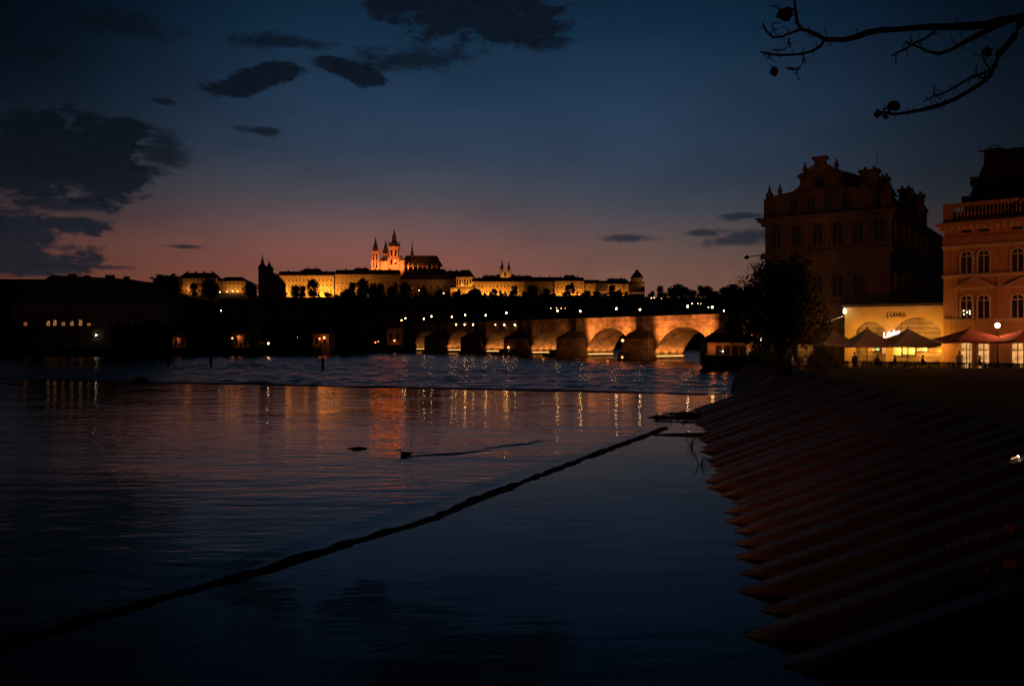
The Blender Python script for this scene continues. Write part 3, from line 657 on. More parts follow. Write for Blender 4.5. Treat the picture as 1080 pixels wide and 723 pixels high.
# roofs of the inner courts showing over the outer wings
for px0, px1, top, ridge, lab in ((318, 338, 286, 282.8, 'low dark court roof behind the left palace wing'), (372, 389, 285.5, 282.2, 'dark court roof left of the cathedral towers'), (441, 470, 287, 283.2, 'dark steep roof behind the old royal palace'), (470, 486, 289, 285, 'small dark roof behind the arcaded house'), (508, 524, 293.5, 290, 'dark court roof left of the basilica towers'), (541, 562, 293.6, 290.2, 'dark court roof right of the basilica towers'), (594, 608, 293.3, 289.8, 'dark court roof behind the tall yellow palace'), (640, 662, 296.5, 293.2, 'dark court roof behind the lit window row')):
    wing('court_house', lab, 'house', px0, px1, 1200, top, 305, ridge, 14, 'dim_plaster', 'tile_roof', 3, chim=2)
def black_tower():
    Y = 1130; t = thing('round_tower', 'castle corner tower with a pointed black roof at the right end', 'tower', (gx(672.5, Y), Y, gz(318, Y)))
    z = lambda py: gz(py, Y) - t.location.z
    box('wall', 'plaster', t, -7, 7, 0, 14, -10, z(292.5))
    MB().pyramid(-8, 8, -1, 15, z(292.5), z(283)).build('roof', 'slate_roof', t)
    win_row(t, 'dark_glass', (-3.5, 3.5), 0, z(297), z(295), 1.2)
    light('SPOT', (t.location.x + 10, Y - 9, gz(299, Y)), .2 * U, AMB, .6, (t.location.x, Y, gz(293, Y)), 140, .5)
black_tower()
def basilica():
    Y = 1165; t = thing('basilica', 'twin white basilica towers with slim dark spires lit from below', 'basilica', (gx(533, Y), Y, gz(300, Y)))
    k = Y / F; z = lambda py: gz(py, Y) - t.location.z
    for px, tip, sh in ((529.5, 272.5, 282.5), (536.6, 275, 283.5)):
        x = (px - 533) * k
        tw = MB().box(x - 2.9, x + 2.9, 0, 6, -26, z(sh)).build('tower', 'plaster', t)
        s = MB(); spire(s, x, 3, z(sh), z(tip), 3.0); s.build('spire', 'slate_roof', tw)
        win_row(tw, 'dark_glass', (x,), 0, z(sh) - 4.2, z(sh) - 1.6, 1.6)
    box('nave', 'plaster', t, -14, 14, 6.2, 34, -26, z(290)); MB().gable(-14.5, 14.5, 6.1, 34.5, z(290), z(286.5), 'y').build('roof', 'tile_roof', t)
    light('SPOT', (t.location.x, Y - 8, gz(291.5, Y)), .42 * U, (1, .38, .06), .6, (t.location.x, Y + 3, gz(283, Y)), 150, .5)
basilica()
def cathedral():
    Y = 1235; k = Y / F; ox = gx(425, Y)
    t = thing('gothic_cathedral', 'gothic cathedral with orange floodlit towers and tall spires on the castle hill', 'cathedral', (ox, Y, gz(300, Y)))
    X = lambda px: (px - 425) * k
    z = lambda py: gz(py, Y) - t.location.z
    def tower(px, w, sh, tip, y, pin, extra=None):
        x = X(px); h = w / 2
        zm = z(sh) - (z(sh) - z(290)) * .4
        tw = MB().box(x - h, x + h, y, y + w, -30, zm).box(x - h * .84, x + h * .84, y + h * .16, y + w - h * .16, zm, z(sh)).build('tower', 'cathedral_stone', t)
        b = MB()
        for sx in (-1, 1):                                   # corner buttresses with set-offs and pinnacles
            for sy in (0, 1):
                bx, by = x + sx * h, y + sy * w
                b.box(bx - .9, bx + .9, by - .9, by + .9, -30, zm + 1.5); bx, by = x + sx * h * .86, y + w / 2 + (sy - .5) * w * .86; b.box(bx - .6, bx + .6, by - .6, by + .6, z(sh) - 4, z(sh) + .8)
                b.lathe([(.85, 0), (.3, pin * .5), (.05, pin)], 6, bx, by, z(sh) + .8)
        b.build('buttress', 'cathedral_stone', tw)
        for zz in (z(sh) - 13, z(sh) - 25):
            for sx in (-1, 1): MB().box(x + sx * w * .2 - w * .1, x + sx * w * .2 + w * .1, y + h * .16 - .1 if zz > zm else y - .1, y + h * .16 - .005 if zz > zm else y - .005, zz, min(zz + 9, zm - 1) if zz < zm else zz + 9).build('window', 'dark_glass', tw)
        return tw, x, h
    for px, sh, tip, y in ((395.6, 264.5, 248.5, 0), (404.6, 266, 250.5, 16)):   # west towers
        tw, x, h = tower(px, 9.5, sh, tip, y, 5)
        MB().lathe([(4.6, 0), (3.9, 4.5), (2.1, 11), (.9, 17), (.08, z(tip) - z(sh))], 8, x, y + 4.75, z(sh)).build('spire', 'slate_roof', tw)
    tw, x, h = tower(414.2, 15, 260, 240, 8, 5)                                    # great south tower with its tiered helm
    box('gallery', 'cathedral_stone', tw, x - 8.4, x + 8.4, 7.1, 23.9, z(260), z(259))
    MB().lathe([(6.8, 0), (7.2, 2), (6.6, 4.5), (4.2, 7), (3.2, 9), (3.3, 12), (3.7, 13.5), (2.6, 15.5), (1.7, 17), (1.8, 20), (1.1, 21.5), (.6, 24), (.1, z(239.5) - z(259))], 10, x, 15.5, z(259)).build('helm', 'copper', tw)
    cr = MB()
    for sx in (-1, 1):
        for sy in (0, 1): cr.lathe([(1.3, 0), (1.4, 3.5), (.5, 5.5), (.06, 9)], 6, x + sx * 6.6, 8.8 + sy * 13.2, z(259))
    cr.build('turret', 'copper', tw)
    nv = box('nave', 'cathedral_stone', t, X(399), X(462), 16, 40, -30, z(278.6))
    MB().gable(X(420), X(465), 15, 41, z(278.8), z(267.5), 'x', 8).build('roof', 'slate_roof', t)
    box('west_front', 'cathedral_stone', t, X(397), X(408.5), 5, 13.9, -30, z(275)); box('transept', 'cathedral_stone', t, X(418), X(425.5), 9, 15.8, -30, z(274)); MB().gable(X(417.6), X(426), 8.6, 24, z(273.9), z(268.5), 'y').build('roof', 'slate_roof', t)
    MB().gable(X(399), X(409), 14, 40, z(282), z(270), 'x', 0).build('roof', 'slate_roof', t)
    MB().lathe([(2.6, 0), (2.7, 5), (1.5, 10), (.8, 17), (.1, z(249) - z(269.5))], 8, X(432.3), 28, z(269.5)).build('fleche', 'slate_roof', t)
    b = MB()
    for px in (425, 430, 435, 440, 445, 450, 455, 460):      # choir buttresses
        b.box(X(px) - .8, X(px) + .8, 7, 16, -30, z(281)); b.lathe([(1, 0), (.4, 3), (.05, 7)], 6, X(px), 8, z(281))
    b.build('buttress', 'cathedral_stone', t)
    win_row(t, 'dark_glass', [X(p_) for p_ in (427.5, 432.5, 437.5, 442.5, 447.5, 452.5, 457.5)], 15.9, z(286), z(280.2), 2.4)
    ORG = (1, .21, .045)
    for px, py, e, out in ((396, 284, 1.7, 11), (394, 276, .5, 14), (404, 284, .4, 3), (413, 285, 2.3, 12), (413, 273, 1.2, 16), (421, 284, 1.1, 4), (428.5, 284, .75, -2), (434, 284, .5, -2), (441, 284, .22, -2), (449, 284, .12, -2), (457, 284, .1, -2)):
        light('SPOT', (gx(px, Y), Y - out, gz(py, Y)), e * U * 2.2, ORG, .6, (gx(px, Y), Y + 3, gz(py, Y) + 12), 150, .5)
cathedral()
def twin_church():
    Y = 900; k = Y / F; t = thing('twin_spired_church', 'black church with twin pointed spires left of the castle', 'church', (gx(279, Y), Y, gz(318, Y)))
    z = lambda py: gz(py, Y) - t.location.z
    for dx, tip in ((-3.2, 267), (4.0, 273)):
        x = dx * k; hs = z(tip) - z(284)
        tw = MB().box(x - 3.4, x + 3.4, 0, 6.8, -12, z(284)).build('tower', 'dim_plaster', t)
        MB().lathe([(4.4, 0), (4.6, .13 * hs), (3.2, .27 * hs), (1.5, .42 * hs), (1.7, .53 * hs), (.8, .64 * hs), (.07, hs)], 8, x, 3.4, z(284)).build('spire', 'slate_roof', tw)
        win_row(tw, 'dark_glass', (x,), 0, z(290), z(286.5), 1.8)
    box('nave', 'dim_plaster', t, -6.5, 13, 7, 36, -12, z(297)); MB().gable(-7, 13.5, 6.9, 36, z(297), z(286), 'y').build('roof', 'tile_roof', t)
twin_church()
wing('hillside_mansion', 'hillside mansion with one softly lit wall and a dark roof', 'mansion', 188, 228, 980, 293, 312, 287, 18, 'plaster', 'tile_roof', 5, rows=((5, 2.4), (11, 2.4)), step=5, chim=4)
for px, e in ((203, .9), (199, .35)): wash(px, 310 if px == 203 else 305, 980, e * .42 * U, (1, .34, .055), 5)
wing('seminary_house', 'lit yellow house above a string of lamps on the left hill', 'house', 230, 259, 985, 296, 308, 291.5, 16, 'plaster', 'tile_roof', 7, rows=((4, 2.2), (9, 2.2)), step=4.6, ww=1.0)
for px in (242, 248, 254): wash(px, 306, 985, .16 * U, (1, .38, .06), 6)
# long mill on the far bank at the left
def riverside_mill():
    Y = 268; t = thing('riverside_mill', 'long dark riverside mill with a row of warm lit windows', 'mill', (gx(88, Y), Y, 0)); k = Y / F
    X = lambda px: (px - 88) * k
    z = lambda py: gz(py, Y)
    box('wall', 'dim_plaster', t, X(14), X(163), 0, 16, -2, z(320))
    MB().prism([(X(12), z(320)), (X(164), z(320)), (X(158), z(306)), (X(135), z(294)), (X(55), z(290)), (X(30), z(306))], -.5, 16.5).build('roof', 'tile_roof', t)
    for px, top, w in ((44, 293, .7), (63, 287, 1.1), (79, 288.5, .8), (104, 288, 1.3), (122, 289.5, .7), (146, 296, .9)): box('chimney', 'old_plaster', t, X(px) - w, X(px) + w, 7, 8.4, z(303), z(top))
    for px in (38, 58, 77, 97, 117, 137): MB().box(X(px) - 1, X(px) + 1, 1.2, 5, z(314), z(307.5)).gable(X(px) - 1.3, X(px) + 1.3, 1.0, 5, z(307.5), z(305), 'y').build('dormer', 'tile_roof', t)
    box('string_course', 'dim_plaster', t, X(14), X(163), -.2, -.003, z(347.3), z(346.5))
    xs = [X(26 + i * 8.6) for i in range(16)]
    win_row(t, 'dark_glass', xs, 0, z(331.5), z(325), 1.25); win_row(t, 'dark_glass', xs, 0, z(356), z(350), 1.25)
    lit = {27: .15, 51: 1, 58: 1, 67: .4, 76: 1, 85: 1, 94: .6}
    for px, v in lit.items():
        f = MB().box(-.75, .75, -.08, .05, z(343.5), z(336)).build('window', 'dark_paint', t); f.location = (X(px), 0, 0); hh = {51: 338.2, 58: 337.4, 76: 338.8, 85: 337, 94: 340.5}.get(px, 339.5)
        g = MB().box(-.5, .5, -.1, -.082, z(343.2), z(hh)).build('pane', 'lit_room' if v == 1 else ('lit_row' if v > .3 else 'red_row'), f)
        MB().box(-.04, .04, -.13, -.101, z(343.2), z(336.3)).build('mullion', 'dark_paint', f)
    win_row(t, 'dark_glass', [X(p_) for p_ in (103, 112, 121, 130, 139, 148, 156)], 0, z(343.5), z(336), 1.25)
    MB().lathe([(.16, 0), (.22, .3), (.08, .5)], 8, X(102.5), -.7, z(354)).build('wall_lamp', 'bulb', t)
riverside_mill()
for px, Y, k, s_ in ((3, 258, 0, .8), (12, 262, 2, .75), (127, 260, 0, .65), (139, 262, 2, .7), (152, 259, 0, .75), (163, 262, 1, .7), (173, 268, 2, .8), (199, 264, 1, .45), (206, 266, 2, .5), (241, 266, 0, .42), (268, 268, 2, .5)):
    put_tree(k, gx(px, Y), Y, s_, 'dark tree at the water edge in front of the far bank houses', 'trees at the water edge of the far bank')
# dark town houses on the slope
HL = 'unlit gabled town house on the dark slope below the castle'
HG = 'town houses below the castle'
def town_house(w, d, h, rh, axis, seed):
    t = thing('town_house', HL, 'house', (0, 0, 0), 0, HG); rnd = random.Random(seed)
    box('wall', 'old_plaster', t, -w / 2, w / 2, 0, d, -6, h)
    rf = MB().gable(-w / 2 - .4, w / 2 + .4, -.4, d + .4, h, h + rh, axis, 0 if axis == 'y' else 1.5).build('roof', 'tile_roof', t)
    for k in range(2):
        x = rnd.uniform(-w * .3, w * .3); box('chimney', 'old_plaster', rf, x - .45, x + .45, d * .55, d * .7, h + rh * .5, h + rh + .9)
    n = int(w / 2.8)
    for zz in (1.2, 4.6, 8.0):
        if zz + 1.9 < h: win_row(t, 'dark_glass', [-w / 2 + (j + .5) * w / n for j in range(n)], 0, zz, zz + 1.7, 1.05)
    return t
protos = [town_house(13, 11, 10.5, 5, 'x', 1), town_house(10, 12, 11.5, 5.5, 'y', 2), town_house(18, 11, 8.5, 4.5, 'x', 3)]
used = [False] * 3; rh_ = random.Random(9)
for i in range(34):
    px = 165 + (i * 97) % 330 + rh_.uniform(-5, 5); Y = 330 + (i * 53) % 360 + rh_.uniform(-10, 10)
    x = gx(px, Y)
    if Y < bank_y(x) + 30: Y = bank_y(x) + 30 + rh_.uniform(0, 120); x = gx(px, Y)
    k = i % 3; loc = (x, Y, terr(x, Y) - .3); rz = rh_.uniform(-.5, .5)
    if not used[k]: used[k] = True; protos[k].location = loc; protos[k].rotation_euler = (0, 0, rz)
    else: dup(protos[k], None, loc, rz, rh_.uniform(.9, 1.1))
# houses at the water's edge that catch a lamp
def bank_house(px0, px1, top, foot, Y, label, lamp, e, col, lamps=()):
    t = thing('bank_house', label, 'house', (gx((px0 + px1) / 2, Y), Y, gz(foot, Y))); w = (px1 - px0) / 2 * Y / F; H = gz(top, Y) - gz(foot, Y)
    box('wall', 'plaster', t, -w, w, 0, 9, -3, H); MB().gable(-w - .3, w + .3, -.3, 9.3, H, H + 3, 'x', 1).build('roof', 'tile_roof', t)
    win_row(t, 'dark_glass', [-w * .5, w * .45], 0, H * .35, H * .75, .9)
    box('door', 'dark_paint', t, -w * .1, w * .1, -.05, .02, 0, H * .5)
    light('SPOT', (gx(lamp[0], Y), Y - .75, gz(lamp[1], Y)), e * .38, col, .12, (gx(lamp[0], Y), Y + .6, gz(lamp[1], Y) - 1.2), 160, .4)
bank_house(182, 196, 352, 371, 262, 'small bank house glowing orange beside a wall lamp on the left', (187, 357.5), 90, (1, .22, .06))
bank_house(244, 264, 351, 371, 267, 'bank house with a broad orange lit wall at the water edge', (251, 355), 190, (1, .25, .07))
bank_house(330, 347, 352, 369, 275, 'low bank house with a red glow at one end', (341, 357), 40, (1, .12, .03))
bank_house(408, 424, 346, 366, 340, 'bank house with a red lit corner beside the far bridge arches', (416, 362), 30, (1, .1, .03))

# lamps far away: post, bracket and globe, each one a thing
def lamp_proto(name, label, cat, group, h, r, globe, post_r=.07):
    t = thing(name, label, cat, (0, 0, 0), 0, group)
    MB().lathe([(post_r * 2.2, -.4), (post_r * 2.2, .4), (post_r * 1.2, .6), (post_r, h - r * 1.4), (post_r * 1.6, h - r)], 8).build('post', 'iron', t)
    g = MB().lathe([(r * .35, -r), (r * .8, -r * .6), (r, 0), (r * .75, r * .65), (r * .15, r)], 10).build('globe', globe, t, True); g.location = (0, 0, h)
    MB().lathe([(r * .55, 0), (r * .3, r * .35), (.02, r * .6)], 8, 0, 0, h + r * 1.02).build('cap', 'iron', t)
    return t
def stand_lamp(o, px, py, Y, s):                          # the globe where the photo has it, the post down to the ground under it
    x, zz = gx(px, Y), gz(py, Y); g = terr(x, Y); h0 = [c for c in o.children if c.name.startswith('globe')][0].location.z
    if zz - g < s: g = zz - s
    H = (zz - g) / s; o.location = (x, Y, g); o.scale = (s, s, s)
    for c in o.children:
        if c.name.startswith('post'): c.scale = (1, 1, H / h0)
        elif c.name.startswith('globe'): c.location.z = H
        elif c.name.startswith('cap'): c.location.z = H - h0
FL = lamp_proto('street_lamp', 'small warm street lamp on the dark hillside', 'lamp', 'street lamps on the hillside', 5, .42, 'far_lamp')
hill_l = [(20.5, 302, 900, 1.1), (216.5, 311, 960, 1.3), (232.5, 327.5, 700, 1.4), (194, 344, 330, .6), (247.5, 347.5, 330, .6), (232, 307.8, 970, 1), (239.5, 307.5, 970, .8), (245.3, 307, 970, 1), (250.6, 307, 970, .9), (264.5, 305.5, 970, 1.1), (389.5, 309, 1100, 1.5), (358.3, 335, 500, .6), (358.5, 351, 330, .4), (314, 355.5, 300, .45), (328.3, 355.5, 300, .45), (303, 358, 300, .2),
          (583, 316, 1090, 1.3), (687, 314, 1000, 1), (690, 314, 1000, .8), (697.5, 315, 980, 1.1), (730, 320, 720, .8), (736, 320, 720, .5), (739, 320.3, 720, .4), (763.5, 327.5, 500, .9), (782.5, 331, 420, .3), (442, 306, 1105, .8), (464, 310, 1105, 1.1), (468, 309, 1105, 1), (481, 312, 1105, .8), (747, 324, 420, .35), (581, 325, 480, .3), (587, 324.5, 480, .25), (592, 325, 480, .3), (596, 325, 480, .2)]
first = True; todo = []
for px, py, Y, s in hill_l:
    todo.append((FL if first else dup(FL), px, py, Y, s)); first = False
for a in todo: stand_lamp(*a)
RL = lamp_proto('signal_lamp', 'small red lamp burning on the far river bank', 'lamp', 'red lamps on the far river bank', 3, .3, 'red_lamp', .05)
first = True; todo = []
for px, py, Y, s in ((245, 356.5, 264, .8), (342, 356, 273, 1.2), (337, 357, 273, .8), (396, 361, 338, .8), (399, 360, 338, .6), (416, 359, 337, 1.1)):
    todo.append((RL if first else dup(RL), px, py, Y, s)); first = False
for a in todo: stand_lamp(*a)
stand_lamp(dup(FL, label='bright white lamp low beside the water on the far bank'), 283, 362, 268, .6)

# ------------------------------------------------------------------ the stone bridge
BX, BY, BD = 34.4, 221.0, (-.5069, .8620)                      # first clear pier and the bridge's run
S, TH = 30.0, 9.5
def make_bridge():
    rz = math.atan2(BD[1], BD[0]) - math.pi                    # local +x runs back towards the near bank, local -y faces us
    rz = math.atan2(-BD[1], -BD[0])
    t = thing('stone_bridge', 'long medieval stone arch bridge lit orange from its piers', 'bridge', (BX, BY, 0), rz)
    PW, CROWN, SPR, DECK, PAR = 8.0, 7.0, .6, 8.7, 9.95
    span = S - PW; rise = CROWN - SPR; rad = ((span / 2) ** 2 + rise ** 2) / (2 * rise)
    ks = list(range(-2, 10))
    def arc(xc, n=20, grow=0.0):
        pts = []
        a0 = math.asin(min(1, (span / 2) / rad))
        for i in range(n + 1):
            a = -a0 + 2 * a0 * i / n; pts.append((xc + (rad + grow) * math.sin(a), CROWN - rad + (rad + grow) * math.cos(a)))
        return pts
    # body: per bay spandrel plates on both faces, soffit between
    body = MB()
    for k in ks[:-1]:
        xc = -(k + .5) * S; A = arc(xc)
        for y in (0, TH):
            x0, x1 = xc - S / 2, xc + S / 2
            vs = [(x0, y, DECK), (x1, y, DECK), (x0, y, LOW - 1.5), (x1, y, LOW - 1.5)]
            n0 = len(vs); vs += [(p_[0], y, p_[1]) for p_ in A] + [(p_[0], y, DECK) for p_ in A]
            n = len(A); fs = []
            for i in range(n - 1): fs.append((n0 + i, n0 + i + 1, n0 + n + i + 1, n0 + n + i) if y == 0 else (n0 + n + i, n0 + n + i + 1, n0 + i + 1, n0 + i))
            vs += [(A[0][0], y, LOW - 1.5), (A[-1][0], y, LOW - 1.5)]; q = len(vs) - 2
            f1 = (2, q, n0, n0 + n, 0); f2 = (q + 1, 3, 1, n0 + 2 * n - 1, n0 + n - 1)
            fs += [f1, f2] if y == 0 else [tuple(reversed(f1)), tuple(reversed(f2))]
            body.add(vs, fs)
        vs = [(p_[0], y, p_[1]) for y in (0, TH) for p_ in [(A[0][0], LOW - 1.5)] + A + [(A[-1][0], LOW - 1.5)]]; n = len(A) + 2
        body.add(vs, [(i, i + n, i + n + 1, i + 1) for i in range(n - 1)])
    xa, xb = -(ks[-1]) * S, -ks[0] * S
    body.box(xa, xb, .02, TH - .02, DECK - .35, DECK)
    body.build('arches', 'bridge_stone', t)
    ring = MB()                                                # voussoir rings standing proud of the face
    for k in ks[:-1]:
        xc = -(k + .5) * S; A, B = arc(xc, 24), arc(xc, 24, .85); n = len(A)
        vs = [(p_[0], y, p_[1]) for y in (-.12, -.004) for p_ in A + B]
        fs = [(i, i + 1, n + i + 1, n + i) for i in range(n - 1)]
        fs += [(n + i, n + i + 1, 3 * n + i + 1, 3 * n + i) for i in range(n - 1)] + [(i + 1, i, 2 * n + i, 2 * n + i + 1) for i in range(n - 1)]
        ring.add(vs, fs)
    ring.build('arch_ring', 'bridge_stone', t)
    for y0, y1 in ((-.25, .3), (TH - .3, TH + .25)):
        box('parapet', 'bridge_stone', t, xa, xb, y0, y1, DECK + .002, PAR)
    box('string_course', 'bridge_stone', t, xa, xb, -.4, -.255, DECK - .25, DECK + .15)
    for k in ks[1:]:
        x = -k * S; h = PW / 2
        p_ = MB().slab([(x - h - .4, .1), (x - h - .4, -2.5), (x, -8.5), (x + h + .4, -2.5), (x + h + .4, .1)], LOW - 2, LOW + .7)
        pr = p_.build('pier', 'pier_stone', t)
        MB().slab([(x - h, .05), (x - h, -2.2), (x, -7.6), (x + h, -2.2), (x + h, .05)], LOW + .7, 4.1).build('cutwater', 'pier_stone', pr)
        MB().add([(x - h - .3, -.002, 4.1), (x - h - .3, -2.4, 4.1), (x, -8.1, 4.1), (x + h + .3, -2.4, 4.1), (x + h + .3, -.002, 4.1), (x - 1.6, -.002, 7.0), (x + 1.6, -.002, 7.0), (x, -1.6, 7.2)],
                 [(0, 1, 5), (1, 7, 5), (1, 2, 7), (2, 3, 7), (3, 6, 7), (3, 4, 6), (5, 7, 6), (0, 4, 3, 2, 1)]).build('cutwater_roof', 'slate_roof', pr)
        MB().slab([(x - 2.5, -.003), (x - 2.5, -.7), (x - 1.4, -1.7), (x + 1.4, -1.7), (x + 2.5, -.7), (x + 2.5, -.003)], 4.2, PAR).build('buttress', 'pier_stone', pr)
        # ledge along the near side of this pier, with a glowing strip imitating the lit wall foot
        if k <= 5:
            box('ledge', 'bridge_stone', pr, x + h, x + h + .7, 0, TH, LOW - 1, LOW + .85)
            box('lit_foot_strip', 'wall_foot_glow', pr, x + h + .25, x + h + .55, .4, TH - .4, LOW + .86, LOW + 1.12)
    rot = Matrix.Rotation(rz, 3, 'Z')
    def W(x, y, z): v = rot @ Vector((x, y, 0)); return (BX + v.x, BY + v.y, z)
    # floodlights: one each side of every pier, washing the spandrel beside it; lights on the ledges under the vaults
    face = {-2: (1, 1.0), -1: (1.0, 1.1), 0: (1.15, 1.05), 1: (1.1, .09), 2: (.035, .012), 3: (.03, .008), 4: (.008, .004), 5: (.003, .001)}
    for k, (e0, e1) in face.items():
        for sx, e in ((1, e0), (-1, e1)):
            x = -k * S + sx * 4.0
            light('SPOT', W(x + sx * 1.2, -6.0, 4.7), 9500 * e, (1, .28, .06), .25, W(x + sx * 7.5, 0, 7.4), 130, .9)
    for k, e in ((0, 1.0), (1, .95), (2, .9), (3, .9), (4, .8), (5, .45)):
        for q in (1.2, 3.6, 6.0, 8.4): light('SPOT', W(-k * S + 5.1, q, LOW + 1.2), 330 * e, (1, .33, .07), .15, W(-k * S + 4.55, q, LOW + 4), 140, .8)
    for k in (0, 1, 2): light('POINT', W(-k * S + 1.5, -13.0, 1.2), 22, (1, .3, .1), .3)
    return W
BW = make_bridge()
def bridge_lamps():
    LB = 'bright lamp on an iron post along the stone bridge parapet'
    p0 = lamp_proto('bridge_lamp', LB, 'lamp', 'lamps along the stone bridge', 3.0, .21, 'bridge_globe')
    first = True
    lamps = [(423.5, 337.5), (427.5, 335.5), (447, 336), (455, 333.5), (476.5, 334), (490.5, 331.8), (512.3, 332.3), (534, 329.8), (588, 327.5), (612, 328.1), (650, 325.3), (675, 326.2), (725.3, 322.9), (751.3, 323.8)]
    for i, (px, py) in enumerate(lamps):
        near = i % 2 == 1 if i > 7 else i % 2 == 0             # near parapet or far parapet
        off = .3 if near else TH - .3
        # where the line of sight meets that parapet
        a = (px - CX) / F; nx, ny = -BD[1], -BD[0] * -1.0
        fx, fy = BX + .862 * off, BY + .507 * off
        u = (a * fy - fx) / (BD[0] - a * BD[1]); x, y = fx + BD[0] * u, fy + BD[1] * u
        z = gz(py, y); loc = (x, y, 8.7)
        s = (z - 8.7) / 3.0
        if first: p0.location = loc; p0.scale = (1, 1, s); first = False
        else: dup(p0, None, loc, 0, (1, 1, s))
    s0 = thing('wall_floodlight', 'small round floodlight on the bridge wall between the arches', 'floodlight', (0, 0, 0), 0, 'floodlights on the far bridge wall')
    MB().box(-.12, .12, -.1, .35, -.1, .1).build('bracket', 'iron', s0)
    MB().lathe([(.08, -.2), (.2, -.1), (.22, .05), (.1, .18)], 10).build('lens', 'far_lamp', s0, True)
    for i, px in enumerate((481, 490, 499, 522.6, 532, 543)):
        a = (px - CX) / F; fx, fy = BX - .862 * .4, BY - .507 * .4
        u = (a * fy - fx) / (BD[0] - a * BD[1]); loc = (fx + BD[0] * u, fy + BD[1] * u, gz(342.3, fy + BD[1] * u)); rz = math.atan2(-BD[1], -BD[0])
        if i == 0: s0.location = loc; s0.rotation_euler = (0, 0, rz)
        else: dup(s0, None, loc, rz, (.8, 1, 1.1)[i % 3])
bridge_lamps()

# boats, poles
def boat(px, py, Y, rz, label, ln=9.0, lampz=3.4, low=True):
    t = thing('tour_boat', label, 'boat', (gx(px, Y), Y, LOW), rz)
    n = 9; vs = []
    for i in range(n):
        u = i / (n - 1); x = (u - .5) * ln; w = 1.35 * (1 - max(0, (u - .55) / .45) ** 2.2) * (.85 + .15 * min(1, u * 4)); s = .75 + .35 * max(0, u - .5)
        vs += [(x, -w, s), (x, -w * .8, -.2), (x, w * .8, -.2), (x, w, s)]
    MB().add(vs, [(i * 4 + k, i * 4 + k + 1, i * 4 + k + 5, i * 4 + k + 4) for i in range(n - 1) for k in range(3)] + [(i * 4 + 3, i * 4, i * 4 + 4, i * 4 + 7) for i in range(n - 1)] + [(0, 3, 2, 1)]).build('hull', 'dark_paint', t)
    c = MB().box(-ln * .4, ln * .15, -1.1, 1.1, .75, 2.0).build('cabin', 'dark_paint', t)
    box('roof', 'dark_paint', t, -ln * .43, ln * .18, -1.25, 1.25, 2.0, 2.12)
    for k in range(4):
        x = -ln * .36 + k * ln * .125
        for y in (-1.12, 1.105): box('window', 'dark_glass', c, x, x + ln * .09, y, y + .015, 1.15, 1.8)
    MB().tube([(-ln * .2, 0, 2.1), (-ln * .2, 0, lampz - .3)], .05, 6).build('mast', 'iron', t)
    MB().lathe([(.12, -.3), (.3, -.1), (.32, .1), (.14, .3)], 10, -ln * .2, 0, lampz).build('lamp', 'red_lamp', t, True)
    if low: MB().lathe([(.14, -.2), (.2, 0), (.14, .2)], 10, -ln * .47, 0, .95).build('stern_lamp', 'red_lamp', t, True)
    return t
boat(657, 379, 210, R(80), 'tour boat with a tall lamp moored between two bridge piers', 8, 5.0)
boat(585, 376, 246, R(150), 'low dark boat with a small light under the dim bridge arch', 8, 2.5)
b3 = boat(531, 374, 268, R(170), 'flat boat with a bright white lamp under the far arch', 8, 2.6, False)
light('POINT', (gx(531, 262), 262, gz(370, 262)), 14, (1, .8, .5), .2)
PL = thing('mooring_pole', 'dark mooring pole rising from the rough river beyond the weir', 'pole', (0, 0, 0), 0, 'mooring poles beyond the weir')
MB().lathe([(.24, -2.5), (.26, 0), (.22, 1.9), (.1, 2.2)], 8).build('shaft', 'wet_log', PL); MB().lathe([(.3, 1.3), (.3, 1.55)], 8).build('collar', 'iron', PL)
for i, (px, py, h) in enumerate(((177.5, 385.5, 1.15), (222.5, 386.5, 1.1), (340.5, 390, 1.0))):
    Y = (EYE - LOW) * F / (py - HY); loc = (gx(px, Y), Y, LOW)
    if i == 0: PL.location = loc; PL.scale = (1, 1, h)
    else: dup(PL, None, loc, 0, (1, 1, h), None)

